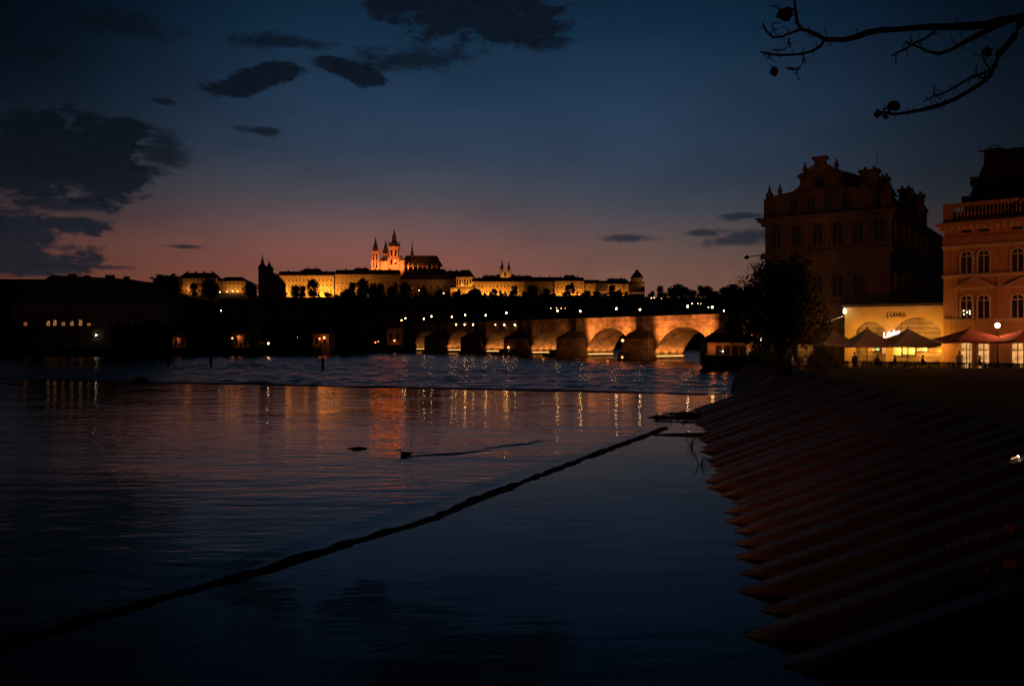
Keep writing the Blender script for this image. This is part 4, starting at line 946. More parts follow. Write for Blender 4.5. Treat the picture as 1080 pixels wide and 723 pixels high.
# ------------------------------------------------------------------ right bank: museum, terrace bar, facade house
class Face:                                                   # a vertical facade plane: local x along it, -y towards us
    def __init__(s, p, rz): s.p, s.rz = Vector((p[0], p[1], 0)), rz; s.d = (math.cos(rz), math.sin(rz))
    def hit(s, px, py=HY):
        a = (px - CX) / F; u = (a * s.p.y - s.p.x) / (s.d[0] - a * s.d[1]); Y = s.p.y + s.d[1] * u
        return u, gz(py, Y)
def framed(parent, x, z0, w, h, arch=True, fw=.16, m='trim_stone', pane='dark_glass', y=0.0, cross=True, panem=None):
    # surround + pane + glazing bars; arched head when arch
    def outline(g, n=10):
        if not arch: return [(-w / 2 - g, -g), (w / 2 + g, -g), (w / 2 + g, h + g), (-w / 2 - g, h + g)]
        r = w / 2 + g; return [(-r, -g), (r, -g)] + [(r * math.cos(math.pi * i / n), h - w / 2 + r * math.sin(math.pi * i / n)) for i in range(n + 1)]
    A, B = outline(0), outline(fw); n = len(A); mb = MB()
    vs = [(p_[0], yy, p_[1]) for yy in (-.14, -.002) for p_ in A + B]
    fs = [(i, (i + 1) % n, n + (i + 1) % n, n + i) for i in range(n)]
    fs = [tuple(reversed(f)) for f in fs]
    fs += [(n + i, n + (i + 1) % n, 3 * n + (i + 1) % n, 3 * n + i) for i in range(n)] + [((i + 1) % n, i, 2 * n + i, 2 * n + (i + 1) % n) for i in range(n)]
    f = mb.add(vs, fs).build('window', m, parent); f.location = (x, y, z0)
    MB().add([(p_[0], -.02, p_[1]) for p_ in A], [tuple(range(n))]).build('pane', pane, f)
    if cross:
        c = MB().box(-.05, .05, -.07, -.025, .02, h - .03); zc = h - w / 2 if arch else h * .66
        c.box(-w / 2, -.052, -.068, -.026, zc - .05, zc + .05); c.box(.052, w / 2, -.068, -.026, zc - .05, zc + .05)
        c.build('glazing_bar', m, f)
    s = MB().box(-w / 2 - fw - .1, w / 2 + fw + .1, -.26, -.003, -fw - .14, -fw - .002).build('sill', m, f)
    return f
GT = 1.5
def museum():
    p = (gx(807, 105), 105.0); F1 = Face(p, R(-34.5))
    t = thing('museum_building', 'tall dark museum with scrolled gables and chimneys beside the black tree', 'museum', (p[0], p[1], 0), F1.rz)
    Lw = F1.hit(939)[0]; zc = F1.hit(807, 235)[1]; zs = F1.hit(807, 271)[1]; Ls = 42.0
    box('wall', 'old_plaster', t, 0, Lw, 0, Ls, GT - 4, zc)
    co = MB().box(-.7, Lw + .7, -.7, Ls + .3, zc + .001, zc + .28).box(-.4, Lw + .4, -.4, Ls + .2, zc - .45, zc - .001).box(-.9, Lw + .9, -.9, Ls + .4, zc + .281, zc + .5)
    co.build('cornice', 'old_plaster', t)
    MB().box(-.45, Lw + .45, -.45, -.003, zs - .3, zs + .12).box(-.35, Lw + .35, -.35, -.004, zs + .121, zs + .45).box(Lw + .003, Lw + .45, -.002, Ls, zs - .3, zs + .12).build('string_course', 'old_plaster', t)
    z2 = F1.hit(807, 322)[1]
    MB().box(-.3, Lw + .3, -.3, -.003, z2 - .2, z2 + .1).build('string_course', 'old_plaster', t)
    # gable outline from its scrolls and steps, mirrored about the crown
    left = [(812, 232), (812, 216), (815.5, 207), (823, 204), (830, 203.5), (836, 201.5), (841, 198), (844, 194), (843, 189), (841.5, 184.5), (845.5, 182.5), (850, 180), (855, 175.5), (858, 174)]
    L_ = [F1.hit(a, b) for a, b in left]; xc = F1.hit(864.5)[0]
    pts = L_ + [(2 * xc - u, zz) for u, zz in reversed(L_)]
    pts = [(u, max(zz, zc + .5)) for u, zz in pts]
    pts = [(pts[0][0], zc + .5)] + pts[1:-1] + [(pts[-1][0], zc + .5)]
    g = MB().prism(list(reversed(pts)), 0.05, .75).build('gable', 'old_plaster', t)
    tp = F1.hit(864, 166)[1]; b0 = F1.hit(864, 175)[1]
    MB().box(xc - .62, xc + .62, 0, .8, b0 - .3, tp - .18).box(xc - .85, xc + .85, -.2, 1.0, tp - .18, tp + .12).build('crest_block', 'old_plaster', g)
    zg = F1.hit(864, 203)[1]
    MB().box(xc - 4.4, xc + 4.4, -.2, .048, zg - .15, zg + .15).build('ledge', 'old_plaster', g)
    zg2 = F1.hit(864, 184)[1]; MB().box(xc - 2.6, xc + 2.6, -.2, .048, zg2 - .12, zg2 + .12).build('ledge', 'old_plaster', g)
    for sx in (-1, 1):
        fr = MB().box(xc + sx * 1.6 - .25, xc + sx * 1.6 + .25, -.14, .045, zg + .3, zg2 - .3).build('pilaster', 'old_plaster', g)
    for u, z0 in ((F1.hit(821.5)[0], F1.hit(821, 205)[1]), (F1.hit(848)[0], F1.hit(848, 181.5)[1]), (F1.hit(812)[0], F1.hit(812, 214)[1]), (F1.hit(809.5)[0], zc + .5)):
        for x in (u, 2 * xc - u): MB().lathe([(.22, 0), (.16, .2), (.3, .45), (.26, .7), (.1, .85), (.15, 1.0), (.03, 1.35)], 8, x, .4, z0 - .05).build('finial', 'old_plaster', g)
    framed(g, xc, zg + .5, 1.0, 1.7, True, .2, 'old_plaster', y=.047)
    zw = zc + .9
    for dx in (-3.0, -1.0, 1.0, 3.0): framed(g, xc + dx, zw, .8, 1.7, False, .15, 'old_plaster', y=.047)
    # pinnacles on the corners
    for x in (.35, Lw - .5):
        MB().box(x - .55, x + .55, .1, 1.2, zc + .5, zc + 2.6).lathe([(.6, 0), (.7, .25), (.4, .5), (.5, .9), (.2, 1.3), (.05, 2.1)], 8, x, .65, zc + 2.6).build('pinnacle', 'old_plaster', t)
    # roofs
    zr = F1.hit(885, 181)[1]
    zq = lambda py: F1.hit(880, py)[1]
    r1 = MB().prism([(xc - 1.4, zc + .51), (xc + 8.0, zc + .51), (xc + 7.0, zq(206)), (xc + 5.2, zq(190)), (xc + 3.0, zq(181)), (xc + 1.6, zq(178.5)), (xc - .8, zq(181)), (xc - 1.4, zq(190))], 1.0, 12).build('roof', 'slate_roof', t)
    r2 = MB().add([(-.3, 5, zc + .51), (Lw + .3, 1.2, zc + .51), (Lw + .3, Ls, zc + .51), (-.3, Ls, zc + .51), (Lw * .3, 9, zc + 3.6), (Lw * .7, 6, zc + 3.6), (Lw * .7, Ls - 4, zc + 3.6), (Lw * .3, Ls - 4, zc + 3.6)],
                  [(0, 1, 5, 4), (1, 2, 6, 5), (2, 3, 7, 6), (3, 0, 4, 7), (4, 5, 6, 7)]).build('roof', 'slate_roof', t)
    # chimneys: one broad stack right of the gable, two slimmer behind
    def stack(x, y, w, d, z0, z1):
        c = MB().box(x - w, x + w, y - d, y + d, z0, z1 - .35).box(x - w - .15, x + w + .15, y - d - .15, y + d + .15, z1 - .35, z1)
        for k in (-.5, .5): c.lathe([(.18, 0), (.16, .4)], 6, x + w * k, y, z1)
        return c.build('chimney', 'old_plaster', t)
    stack(F1.hit(914)[0], 1.6, .98, .6, zc + .5, F1.hit(914, 177)[1])
    side = lambda px, py, dep: F1.hit(px, py)
    def behind(px, py, y):                                     # local x and height of a point y metres behind the face, on that line of sight
        c, s = math.cos(F1.rz), math.sin(F1.rz); ox, oy = p[0] - s * y, p[1] + c * y; a = (px - CX) / F
        u = (a * oy - ox) / (c - a * s); return u, gz(py, oy + s * u)
    for px, top, y, w in ((955, 199.5, 9, .7), (967.5, 205.5, 14, .75), (974, 221, 18, .35), (933, 187, 4, .45)):
        u, zt = behind(px, top, y); stack(u, y, w, .5, zc + .4, zt)
    d0, dz = behind(932, 206, 2.2)
    dm = MB().box(d0 - 1.1, d0 + .9, 1.4, 4, zc + .5, dz).pyramid(d0 - 1.4, d0 + 1.2, 1.2, 4.2, dz, dz + 1.9, .3).build('dormer', 'old_plaster', t)
    u, zt = behind(925, 160, 3); MB().tube([(u, 3, zc + 4), (u, 3, zt)], .03, 5).build('antenna', 'iron', t)
    # windows: upper floor between pilasters, lower floor, ground floor; side wing rows
    zu = F1.hit(807, 262)[1] + .0; xs = [Lw * q for q in (.1, .27, .44, .6, .76, .92)]
    for i, x in enumerate(xs):
        framed(t, x, zs + 1.0, 1.05, 2.6, i % 2 == 0, .22, 'old_plaster')
        MB().box(x + Lw * .08 - .22, x + Lw * .08 + .22, -.16, -.004, zs + .46, zc - .46).build('pilaster', 'old_plaster', t)
    for x in xs[1:5]: framed(t, x, z2 + .9, 1.15, 2.5, False, .22, 'old_plaster')
    # rusticated ground floor
    box('ground_floor', 'rusticated', t, -.12, Lw + .12, -.12, -.003, GT - .5, z2 - .21)
    for k in range(9):
        y = 3.2 + k * 4.3
        for zz, hh in ((zs + 1.0, 2.6), (z2 + .9, 2.5)):
            f = framed(t, Lw, zz, 1.1, hh, False, .25, 'trim_stone' if k < 6 else 'old_plaster'); f.rotation_euler = (0, 0, R(90)); f.location = (Lw, y, zz)
    MB().tube([(0, -.3, zs + .2), (-2.0, -.6, zs + .1)], .06, 6).lathe([(.1, 0), (.32, .1), (.3, .3), (.08, .5)], 10, -2.1, -.6, zs - .2).build('bracket_lamp', 'iron', t)
    # lit lamp over the lower left window
    u, zl = F1.hit(872, 304); MB().lathe([(.06, 0), (.12, .1), (.06, .3)], 8, u - 1.6, -.5, zl).build('wall_lamp', 'iron', t)
    return t, F1
MUS, F1 = museum()

def lavka():
    p = (gx(893, 91), 91.0); Fc = Face(p, R(-36)); Lw = Fc.hit(994)[0]; ztop = Fc.hit(893, 323.5)[1]
    t = thing('terrace_bar', 'low terrace bar with lit yellow arched front and dark lettering', 'bar', (p[0], p[1], 0), Fc.rz); D = 4.2
    # front wall with two wide low arches cut out of it
    zl = Fc.hit(945, 340)[1]; mid = Fc.hit(938)[0]
    def arch_curve(x0, x1, zs_, zc_, n=16): return [(x0 + (x1 - x0) * i / n, zs_ + (zc_ - zs_) * math.sin(math.pi * i / n) ** .75) for i in range(n + 1)]
    A = arch_curve(.9, mid - .35, zl - .9, zl + .15); B = arch_curve(mid + .35, Lw - .1, zl - .9, zl + .55)
    mb = MB()
    for C in (A, B):
        n = len(C)
        for y in (0, .4):
            vs = [(q[0], y, q[1]) for q in C] + [(q[0], y, ztop) for q in C]
            fs = [(i, i + 1, n + i + 1, n + i) for i in range(n - 1)]; mb.add(vs, fs if y == 0 else [tuple(reversed(f)) for f in fs])
        vs = [(q[0], y, q[1]) for y in (0, .4) for q in C]; mb.add(vs, [(i, n + i, n + i + 1, i + 1) for i in range(n - 1)])
    mb.box(-.2, .9, 0, .4, GT - .5, ztop).box(mid - .35, mid + .35, 0, .4, GT - .5, ztop).box(Lw - .1, Lw + .35, 0, .4, GT - .5, ztop)
    mb.build('front_wall', 'bar_plaster', t)
    MB().box(-.2, Lw + .35, .95, D, GT - .5, ztop - .3).build('back_wall', 'rusticated', t)
    MB().box(-.45, Lw + .5, -.3, D, ztop, ztop + .22).build('roof', 'dark_paint', t)
    MB().box(-.3, Lw + .4, -.12, -.003, ztop - .45, ztop - .05).build('cornice', 'trim_stone', t)
    # lettering
    u0, zt = Fc.hit(935.2, 334.2); u1, _ = Fc.hit(955.2, 334.2)
    cu = bpy.data.curves.new('lettering', 'FONT'); cu.body = '[ L\u00c1VKA'; cu.extrude = .02; cu.offset = .035; cu.size = 1.0; cu.space_character = 1.12
    o = bpy.data.objects.new('lettering', cu); COL.objects.link(o); o.parent = t; o.data.materials.append(M['dark_paint'])
    bpy.context.view_layer.update(); wd = o.dimensions.x or 3.0; s = (u1 - u0) / wd; hs = (Fc.hit(945, 329.6)[1] - zt) / .78
    o.scale = (s, hs, 1); o.location = (u0, -.035, zt); o.rotation_euler = (R(90), 0, 0); to_mesh(o)
    # slim lamp arm at the corner
    MB().tube([(-.3, -.2, ztop - 1.0), (-2.2, -1.2, ztop - 1.75)], .035, 6).build('lamp_arm', 'white_paint', t)
    MB().lathe([(.05, 0), (.16, .15), (.12, .5), (.03, .6)], 8, -.1, -.45, ztop - .75).build('corner_lamp', 'bulb', t)
    # neon handwriting between the parasols
    u, zz = Fc.hit(932.5, 356.2); u2, z3 = Fc.hit(951, 347.5)
    cu = bpy.data.curves.new('neon_sign', 'FONT'); cu.body = 'L\u00e1vka'; cu.extrude = .015; cu.shear = .35; cu.size = 1.0; cu.bevel_depth = .012
    o = bpy.data.objects.new('neon_sign', cu); COL.objects.link(o); o.parent = t; o.data.materials.append(M['neon_white'])
    bpy.context.view_layer.update(); s = (u2 - u) / max(.5, o.dimensions.x) ; o.scale = (s, s * 1.05, 1); o.location = (u, -.6, zz); o.rotation_euler = (R(90), R(-13), 0); to_mesh(o)
    MB().tube([(u, -.55, zz - .1), (u, .0, zz + .6)], .03, 5).tube([(u2, -.55, z3), (u2, 0, z3 + .6)], .03, 5).build('sign_bracket', 'iron', t)
    # bar openings with light inside, under the arches
    def opening(px0, px1, y0, y1, m, name='bar_window'):
        a, z1 = Fc.hit(px0, y0); b, z0 = Fc.hit(px1, y1)
        f = MB().box(a - .08, b + .08, .80, .93, z0 - .08, z1 + .08).build(name, 'dark_paint', t); MB().box(a, b, .77, .797, z0, z1).build('pane', m, f)
        n = max(1, int((b - a) / .7)); g = MB()
        for k in range(1, n): g.box(a + (b - a) * k / n - .03, a + (b - a) * k / n + .03, .74, .768, z0, z1)
        if n > 1: g.build('mullion', 'dark_paint', f)
    opening(936.5, 948.5, 362, 375, 'bar_yellow'); opening(950.5, 963, 363, 374, 'bar_yellow'); opening(965.5, 976, 362, 370, 'lit_room_warm')
    opening(921.5, 925.5, 364, 369.5, 'bar_green'); opening(917.5, 921, 364, 370, 'bar_pink'); opening(928.5, 932.5, 362, 373, 'bar_pink')
    c, s_ = math.cos(Fc.rz), math.sin(Fc.rz)
    W = lambda x, y, z: (p[0] + c * x - s_ * y, p[1] + s_ * x + c * y, z)
    # festoon and canopy lamps that light the front
    for px, e in ((897, 70), (915, 45), (936, 60), (957, 60), (975, 90), (989, 90)):
        x = Fc.hit(px)[0]; light('POINT', W(x, -1.8, 3.6), e * 1.6, (1, .45, .06), .15)
    for px in (905, 925, 945, 965, 985): x = Fc.hit(px)[0]; light('POINT', W(x, -1.2, ztop - 2.0), 42, (1, .42, .07), .15)
    for px, e in ((962, 26), (975, 26), (948, 16), (990, 22), (915, 12)): light('POINT', W(Fc.hit(px)[0], .66, 3.2), e, (1, .42, .05), .1)
    light('POINT', W(-.4, -1.0, ztop - .6), 20, (1, .8, .4), .1)
    light('POINT', W(-3.6, -1.0, 3.2), 14, (1, .5, .16), .15); light('POINT', W(-7.0, 1.5, 3.0), 16, (1, .42, .12), .15)
    return Fc, W
FB, LW = lavka()

def facade_house():
    p = (gx(995, 85), 85.0); Fc = Face(p, R(-40)); D = 16.0; Lw = 19.5
    t = thing('corner_house', 'orange lit corner house with paired arched windows and a black mansard roof', 'house', (p[0], p[1], 0), Fc.rz)
    Z = lambda py: Fc.hit(995, py)[1]
    zc = Z(241); zp = Z(216)
    box('wall', 'facade_plaster', t, 0, Lw, 0, D, GT - 4, zc - .3)
    MB().box(-.5, Lw + .5, -.75, D + .5, zc + .05, zc + .45).box(-.25, Lw + .25, -.4, D + .25, zc - .3, zc + .049).build('cornice', 'facade_plaster', t)
    for i in range(34): box('dentil', 'trim_stone', t, .2 + i * .57, .42 + i * .57, -.62, -.402, zc - .22, zc + .045)
    # attic balustrade between plinths
    zb = zc + .45
    at_ = MB().box(0, .9, -.2, .5, zb, zp).box(0, Lw, -.25, .5, zp - .3, zp + .001).box(0, Lw, -.2, .5, zb + .001, zb + .3)
    for x in (7.0, 12.6, 18.6): at_.box(x, x + 2.2 if x < 8 else x + .9, -.2, .5, zb + .3, zp - .3)
    at_.build('attic', 'facade_plaster', t); first = None
    bal = [1.2 + i * .32 for i in range(18)] + [9.6 + i * .32 for i in range(9)]
    for x in bal:
        if first is None: first = MB().lathe([(.1, 0), (.06, .2), (.12, .55), (.05, .95), (.1, zp - zb - .6)], 8).build('baluster', 'facade_plaster', t); first.location = (x, .1, zb + .3)
        else: again(first, t, (x, .1, zb + .3))
    # mansard
    zr = Z(169.0)
    rf = MB().pyramid(.9, Lw, 1.2, D, zb, zr + 1.0, .72).build('roof', 'slate_roof', t)
    MB().box(3.1, 4.6, 2.6, 3.4, zr - 1.5, zr + 1.1).build('chimney', 'slate_roof', rf)
    for k, (x, zz) in enumerate(((1.05, zb + .3), (1.6, zb + 1.9), (2.3, zb + 3.8))): MB().box(x - .3, x + .3, 1.2 + k * .35, 1.9 + k * .35, zz, zz + .9).build('roof_step', 'slate_roof', rf)
    # bands
    z1, z2, z3 = Z(261.5), Z(292), Z(338)
    for zz, dp in ((z1, .28), (z2, .32), (z3, .22)): MB().box(-.08, Lw + .08, -dp, -.004, zz - .14, zz + .16).build('string_course', 'trim_stone', t)
    MB().box(-.04, Lw, -.12, -.004, z1 + .162, z1 + 1.0).build('frieze', 'facade_plaster', t)
    # pairs of windows; measured on the facade
    xa, xb, xd = Fc.hit(1019.5)[0], Fc.hit(1037.8)[0], Fc.hit(1073.5)[0]
    cols = [xa, xb, xd, xd + (xb - xa), xd + (xd - xa), xd + (xd - xa) + (xb - xa), xd + 2 * (xd - xa)]
    w = (xb - xa) * .62
    zt1, zb1 = Z(266.5), Z(289.5); zt2, zb2 = Z(312.5), Z(336)
    for x in cols:
        if x > Lw - 1: continue
        framed(t, x, zb1, w, zt1 - zb1, True, .18, 'trim_stone'); framed(t, x, zb2, w, zt2 - zb2, True, .18, 'trim_stone')
        f = MB().box(-.42, .42, -.06, -.003, 0, .42).build('vent', 'dark_glass', t); f.location = (x, 0, z1 + 1.35)
        framed(t, x, GT + .05, w * .95, Z(359) - GT, False, .12, 'trim_stone', 'lit_room_warm')
    for a, b in ((cols[0], cols[1]), (cols[2], cols[3]), (cols[4], cols[5])):       # pediments over the first floor pairs
        m_ = (a + b) / 2; hw = (b - a) / 2 + w * .5 + .7; zq = Z(305.5)
        MB().prism([(m_ - hw, zq), (m_ + hw, zq), (m_ + hw, zq + .12), (m_, zq + 1.15), (m_ - hw, zq + .12)], -.42, -.004).build('pediment', 'trim_stone', t)
        MB().prism([(m_ - hw + .5, zq + .14), (m_ + hw - .5, zq + .14), (m_, zq + .92)], -.46, -.424).build('tympanum', 'facade_plaster', t)
    for x in (cols[0] - 1.0, (cols[1] + cols[2]) / 2, (cols[3] + cols[4]) / 2): MB().box(x - .28, x + .28, -.16, -.005, z3 + .17, z2 - .15).build('pilaster', 'facade_plaster', t)
    # dots of a chandelier behind the first floor glass
    for dx, dz in ((-.25, .5), (.05, .35), (.28, .45), (.3, .2), (-.22, .15)): MB().lathe([(.02, 0), (.06, .06), (.02, .12)], 6, xa + dx, -.06, zb2 + dz + .2).build('ceiling_bulb', 'bulb', t)
    return t, Fc
FH, FF = facade_house()

# ------------------------------------------------------------------ quay lamps: one in view, more along the street to the right
QL = lamp_proto('quay_lamp', 'globe street lamp on a dark post before the orange corner house', 'lamp', None, 3.9, .24, 'quay_globe', .06)
Yq = 78.0; QL.location = (gx(1052, Yq), Yq, gz(343, Yq) - 3.9)
for px, py, Y, e in ((1052, 343, 78, 170), ): light('POINT', (gx(px, Y), Y - .35, gz(py, Y)), e, (1, .34, .12), .2)
street = [(49, 66.5, 1500), (59, 70, 1300)]
for i, (x, y, e) in enumerate(street):
    dup(QL, None, (x, y, 2.3), 0, (1, 1, 1.35), 'sodium street lamp along the quay road right of the corner house', 'street lamps along the quay road')
    light('SPOT', (x, y, 2.3 + 5.7), e, (1, .25, .05), .25, (x - 1, y + 14, 8.5), 125, .7)
light('SPOT', (-5, -3, 8.2), 2500, (1, .29, .12), .25, (8.3, 33, 0), 22, 1.0); light('SPOT', (-5, -3, 8.2), 1250, (1, .36, .23), .25, (11, 42, .6), 43, 1.0); light('SPOT', (-5, -3, 8.2), 260, (1, .3, .08), .25, (8.3, 13.9, 1.4), 7, 1.0); light('SPOT', (27, 68, 4), 1100, (1, .2, .05), .25, (37.5, 101, 15), 80, .8); dup(QL, None, (-5, -3, 2.3), 0, (1, 1, 1.32), 'sodium street lamp on the embankment facing the ice guards', 'street lamps along the quay road')  # unseen embankment lamp; its tightest beam is added only to brighten the stakes

# ------------------------------------------------------------------ parasols, tables, people, railing
def parasol(px, top, px0, px1, edge, Y, label, m='canvas', group='square parasols on the terrace'):
    t = thing('terrace_parasol', label, 'parasol', (gx(px, Y), Y, GT), 0, group); k = Y / F
    zt, ze = gz(top, Y) - GT, gz(edge, Y) - GT; h = (px1 - px0) / 2 * k
    n = 5; vs = []; fs = []; ring = []
    for j in range(n + 1):
        u = j / n; r = h * u; z_ = zt + (ze - zt) * (u ** .8); pts = []
        for s in range(4):
            for q in range(4):
                a = s + q / 4; c = [(-1, -1), (1, -1), (1, 1), (-1, 1)]; A, B = c[s], c[(s + 1) % 4]
                x, y = A[0] + (B[0] - A[0]) * q / 4, A[1] + (B[1] - A[1]) * q / 4
                sag = -.22 * u * math.sin(math.pi * q / 4) * h * .4
                pts.append((x * r, y * r, z_ + sag * (0 if j == 0 else 1)))
        vs += pts
    for j in range(n):
        for k2 in range(16): fs.append((j * 16 + k2, j * 16 + (k2 + 1) % 16, (j + 1) * 16 + (k2 + 1) % 16, (j + 1) * 16 + k2))
    base = len(vs); vs += [(x, y, z_ - .22) for x, y, z_ in vs[n * 16:(n + 1) * 16]]
    for k2 in range(16): fs.append((n * 16 + k2, n * 16 + (k2 + 1) % 16, base + (k2 + 1) % 16, base + k2))
    MB().add(vs, fs).build('canopy', m, t)
    MB().tube([(0, 0, 0), (0, 0, zt - .02)], .045, 8).build('pole', 'iron', t); MB().lathe([(.05, 0), (.07, .08), (.02, .2)], 8, 0, 0, zt).build('finial', 'iron', t)
    MB().box(-.35, .35, -.35, .35, 0, .1).build('base', 'concrete', t)
    for a, b in ((-1, -1), (1, -1), (1, 1), (-1, 1)): MB().tube([(0, 0, zt - .08), (a * h * .98, b * h * .98, ze - .04)], .018, 5).build('rib', 'iron', t)
parasol(879, 346.5, 863, 896, 361, 84, 'dim parasol nearest the black tree at the end of the row')
parasol(914.5, 345.5, 894, 936, 362.5, 82, 'dark parasol in front of the corner lamp of the bar')
parasol(957.5, 346, 935, 982, 362, 81, 'dark parasol between the neon sign and the bar end')
parasol(1023, 345.5, 996, 1050, 357.5, 79, 'reddish parasol before the lit doors of the corner house', 'red_canvas')
parasol(1082, 346, 1056, 1110, 357.5, 76, 'reddish parasol cut by the picture edge behind the street lamp', 'red_canvas')
for px, Y, e in ((1012, 79.5, 16), (1030, 79.5, 16), (1072, 77, 14), (985, 80.5, 12)): light('POINT', (gx(px, Y), Y, 3.6), e, (1, .42, .14), .1)
def person_mesh(pose):
    # one continuous body: joints with radii, skinned
    if pose == 'stand':
        J = [((0, 0, .95), .15), ((0, 0, 1.15), .14), ((0, 0, 1.38), .17), ((0, 0, 1.5), .07), ((0, -.01, 1.6), .1), ((0, -.01, 1.72), .085),
             ((-.1, 0, .85), .105), ((-.11, -.02, .48), .07), ((-.11, .01, .08), .05), ((-.11, -.12, .04), .045), ((.1, 0, .85), .105), ((.12, -.03, .48), .07), ((.12, .02, .08), .05), ((.12, -.11, .04), .045),
             ((-.2, 0, 1.4), .07), ((-.25, .03, 1.12), .05), ((-.22, -.08, .88), .04), ((-.215, -.11, .79), .035), ((.2, 0, 1.4), .07), ((.26, .04, 1.12), .05), ((.24, -.06, .88), .04), ((.235, -.09, .79), .035)]
    else:
        J = [((0, .0, .55), .16), ((0, .02, .78), .14), ((0, 0, 1.0), .16), ((0, -.02, 1.12), .07), ((0, -.05, 1.22), .1), ((0, -.05, 1.33), .085),
             ((-.1, -.05, .54), .1), ((-.13, -.45, .52), .07), ((-.13, -.42, .08), .05), ((-.13, -.54, .04), .045), ((.1, -.05, .54), .1), ((.13, -.45, .52), .07), ((.13, -.42, .08), .05), ((.13, -.54, .04), .045),
             ((-.2, 0, 1.02), .07), ((-.26, -.1, .78), .05), ((-.2, -.38, .76), .04), ((-.18, -.46, .76), .035), ((.2, 0, 1.02), .07), ((.26, -.1, .78), .05), ((.2, -.36, .78), .04), ((.17, -.44, .79), .035)]
    E = [(0, 1), (1, 2), (2, 3), (3, 4), (4, 5), (0, 6), (6, 7), (7, 8), (8, 9), (0, 10), (10, 11), (11, 12), (12, 13), (2, 14), (14, 15), (15, 16), (16, 17), (2, 18), (18, 19), (19, 20), (20, 21)]
    me = bpy.data.meshes.new('body'); me.from_pydata([j[0] for j in J], E, []); o = bpy.data.objects.new('body', me); COL.objects.link(o)
    md = o.modifiers.new('skin', 'SKIN')
    for i, j in enumerate(J): me.skin_vertices[0].data[i].radius = (j[1], j[1])
    me.skin_vertices[0].data[0].use_root = True
    o.modifiers.new('sub', 'SUBSURF').levels = 1; o.modifiers['sub'].render_levels = 1
    bpy.context.view_layer.update(); dg = bpy.context.evaluated_depsgraph_get(); nm = bpy.data.meshes.new_from_object(o.evaluated_get(dg)); bpy.data.objects.remove(o)
    for pl in nm.polygons: pl.use_smooth = True
    return nm
BODY = {'stand': person_mesh('stand'), 'sit': person_mesh('sit')}
def person(px, Y, pose, rz, label, cloth='dark_cloth', z=GT, s=1.0):
    t = thing('person', label, 'person', (gx(px, Y), Y, z), rz)
    me = BODY[pose].copy(); me.materials.clear(); me.materials.append(M[cloth]); me.materials.append(M['skin']); o = bpy.data.objects.new('body', me); COL.objects.link(o); o.parent = t; o.scale = (s,) * 3
    hz = (1.52 if pose == 'stand' else 1.14)
    for pl in me.polygons:
        if pl.center.z > hz: pl.material_index = 1
    hd = Vector((0, .02, 1.72)) if pose == 'stand' else Vector((0, -.02, 1.34))
    blob('hair', 'dark_cloth', t, hd * s, (.105 * s, .11 * s, .09 * s), 2, 2, .1)
person(901.5, 72, 'stand', R(15), 'standing person in dark clothes seen against the bar front', z=GT)
person(836, 80, 'sit', R(70), 'seated person in a pale shirt under the left side of the black tree', 'pale_cloth')
person(849, 80, 'sit', R(-60), 'seated person in a white top beside the lit wall under the tree', 'pale_cloth')
person(857, 79, 'stand', R(10), 'standing person in dark coat near the lit wall under the tree')
person(925, 80, 'sit', R(120), 'seated person in dark clothes beneath the parasol by the corner lamp')
person(944, 79, 'sit', R(-100), 'seated person in dark clothes before the bright yellow bar window')
person(973, 79, 'sit', R(80), 'seated person in dark clothes at the right end of the bar')
person(1012, 77.5, 'stand', R(-20), 'standing person in pale shirt in the lit doorway of the corner house', 'pale_cloth')
person(1033, 77, 'sit', R(60), 'seated person in dark clothes before the second lit door')
TBL = thing('cafe_table', 'small round cafe table with a dark cloth on the terrace', 'table', (0, 0, 0), 0, 'cafe tables on the terrace')
MB().lathe([(.42, .72), (.43, .75), (.42, .76)], 16).build('table_top', 'dark_paint', TBL); MB().lathe([(.05, 0.04), (.04, .72)], 8).build('leg', 'iron', TBL); MB().lathe([(.26, 0), (.24, .03), (.06, .05)], 10).build('base', 'iron', TBL)
CHR = thing('cafe_chair', 'dark bentwood chair drawn up to a cafe table', 'chair', (0, 0, 0), 0, 'cafe chairs on the terrace')
MB().lathe([(.2, .43), (.22, .45), (.2, .47)], 12).build('seat', 'dark_paint', CHR)
MB().tube([(-.19, .18, .45), (-.19, .24, .85), (0, .27, .95), (.19, .24, .85), (.19, .18, .45)], .018, 5).tube([(-.1, .2, .46), (-.09, .25, .9)], .012, 5).tube([(.1, .2, .46), (.09, .25, .9)], .012, 5).build('backrest', 'dark_paint', CHR)
for a, b in ((-1, -1), (1, -1), (-1, 1), (1, 1)): MB().tube([(a * .16, b * .16, .44), (a * .2, b * .2, 0)], .016, 5).build('leg', 'dark_paint', CHR)
first = True; rc = random.Random(2)
for px, Y in ((842, 80), (862, 81), (880, 82), (893, 78), (909, 79), (919, 80), (934, 79), (951, 79.5), (966, 79), (981, 78), (1002, 77), (1022, 77), (1040, 76), (1064, 74)):
    loc = (gx(px, Y), Y, GT)
    if first: TBL.location = loc
    else: dup(TBL, None, loc)
    for a in (rc.uniform(0, 1.5), rc.uniform(2.4, 4.2)):
        cl = (loc[0] + math.cos(a) * .75, loc[1] + math.sin(a) * .75, GT)
        if first: CHR.location = cl; CHR.rotation_euler = (0, 0, a - math.pi / 2); first = False
        else: dup(CHR, None, cl, a - math.pi / 2)
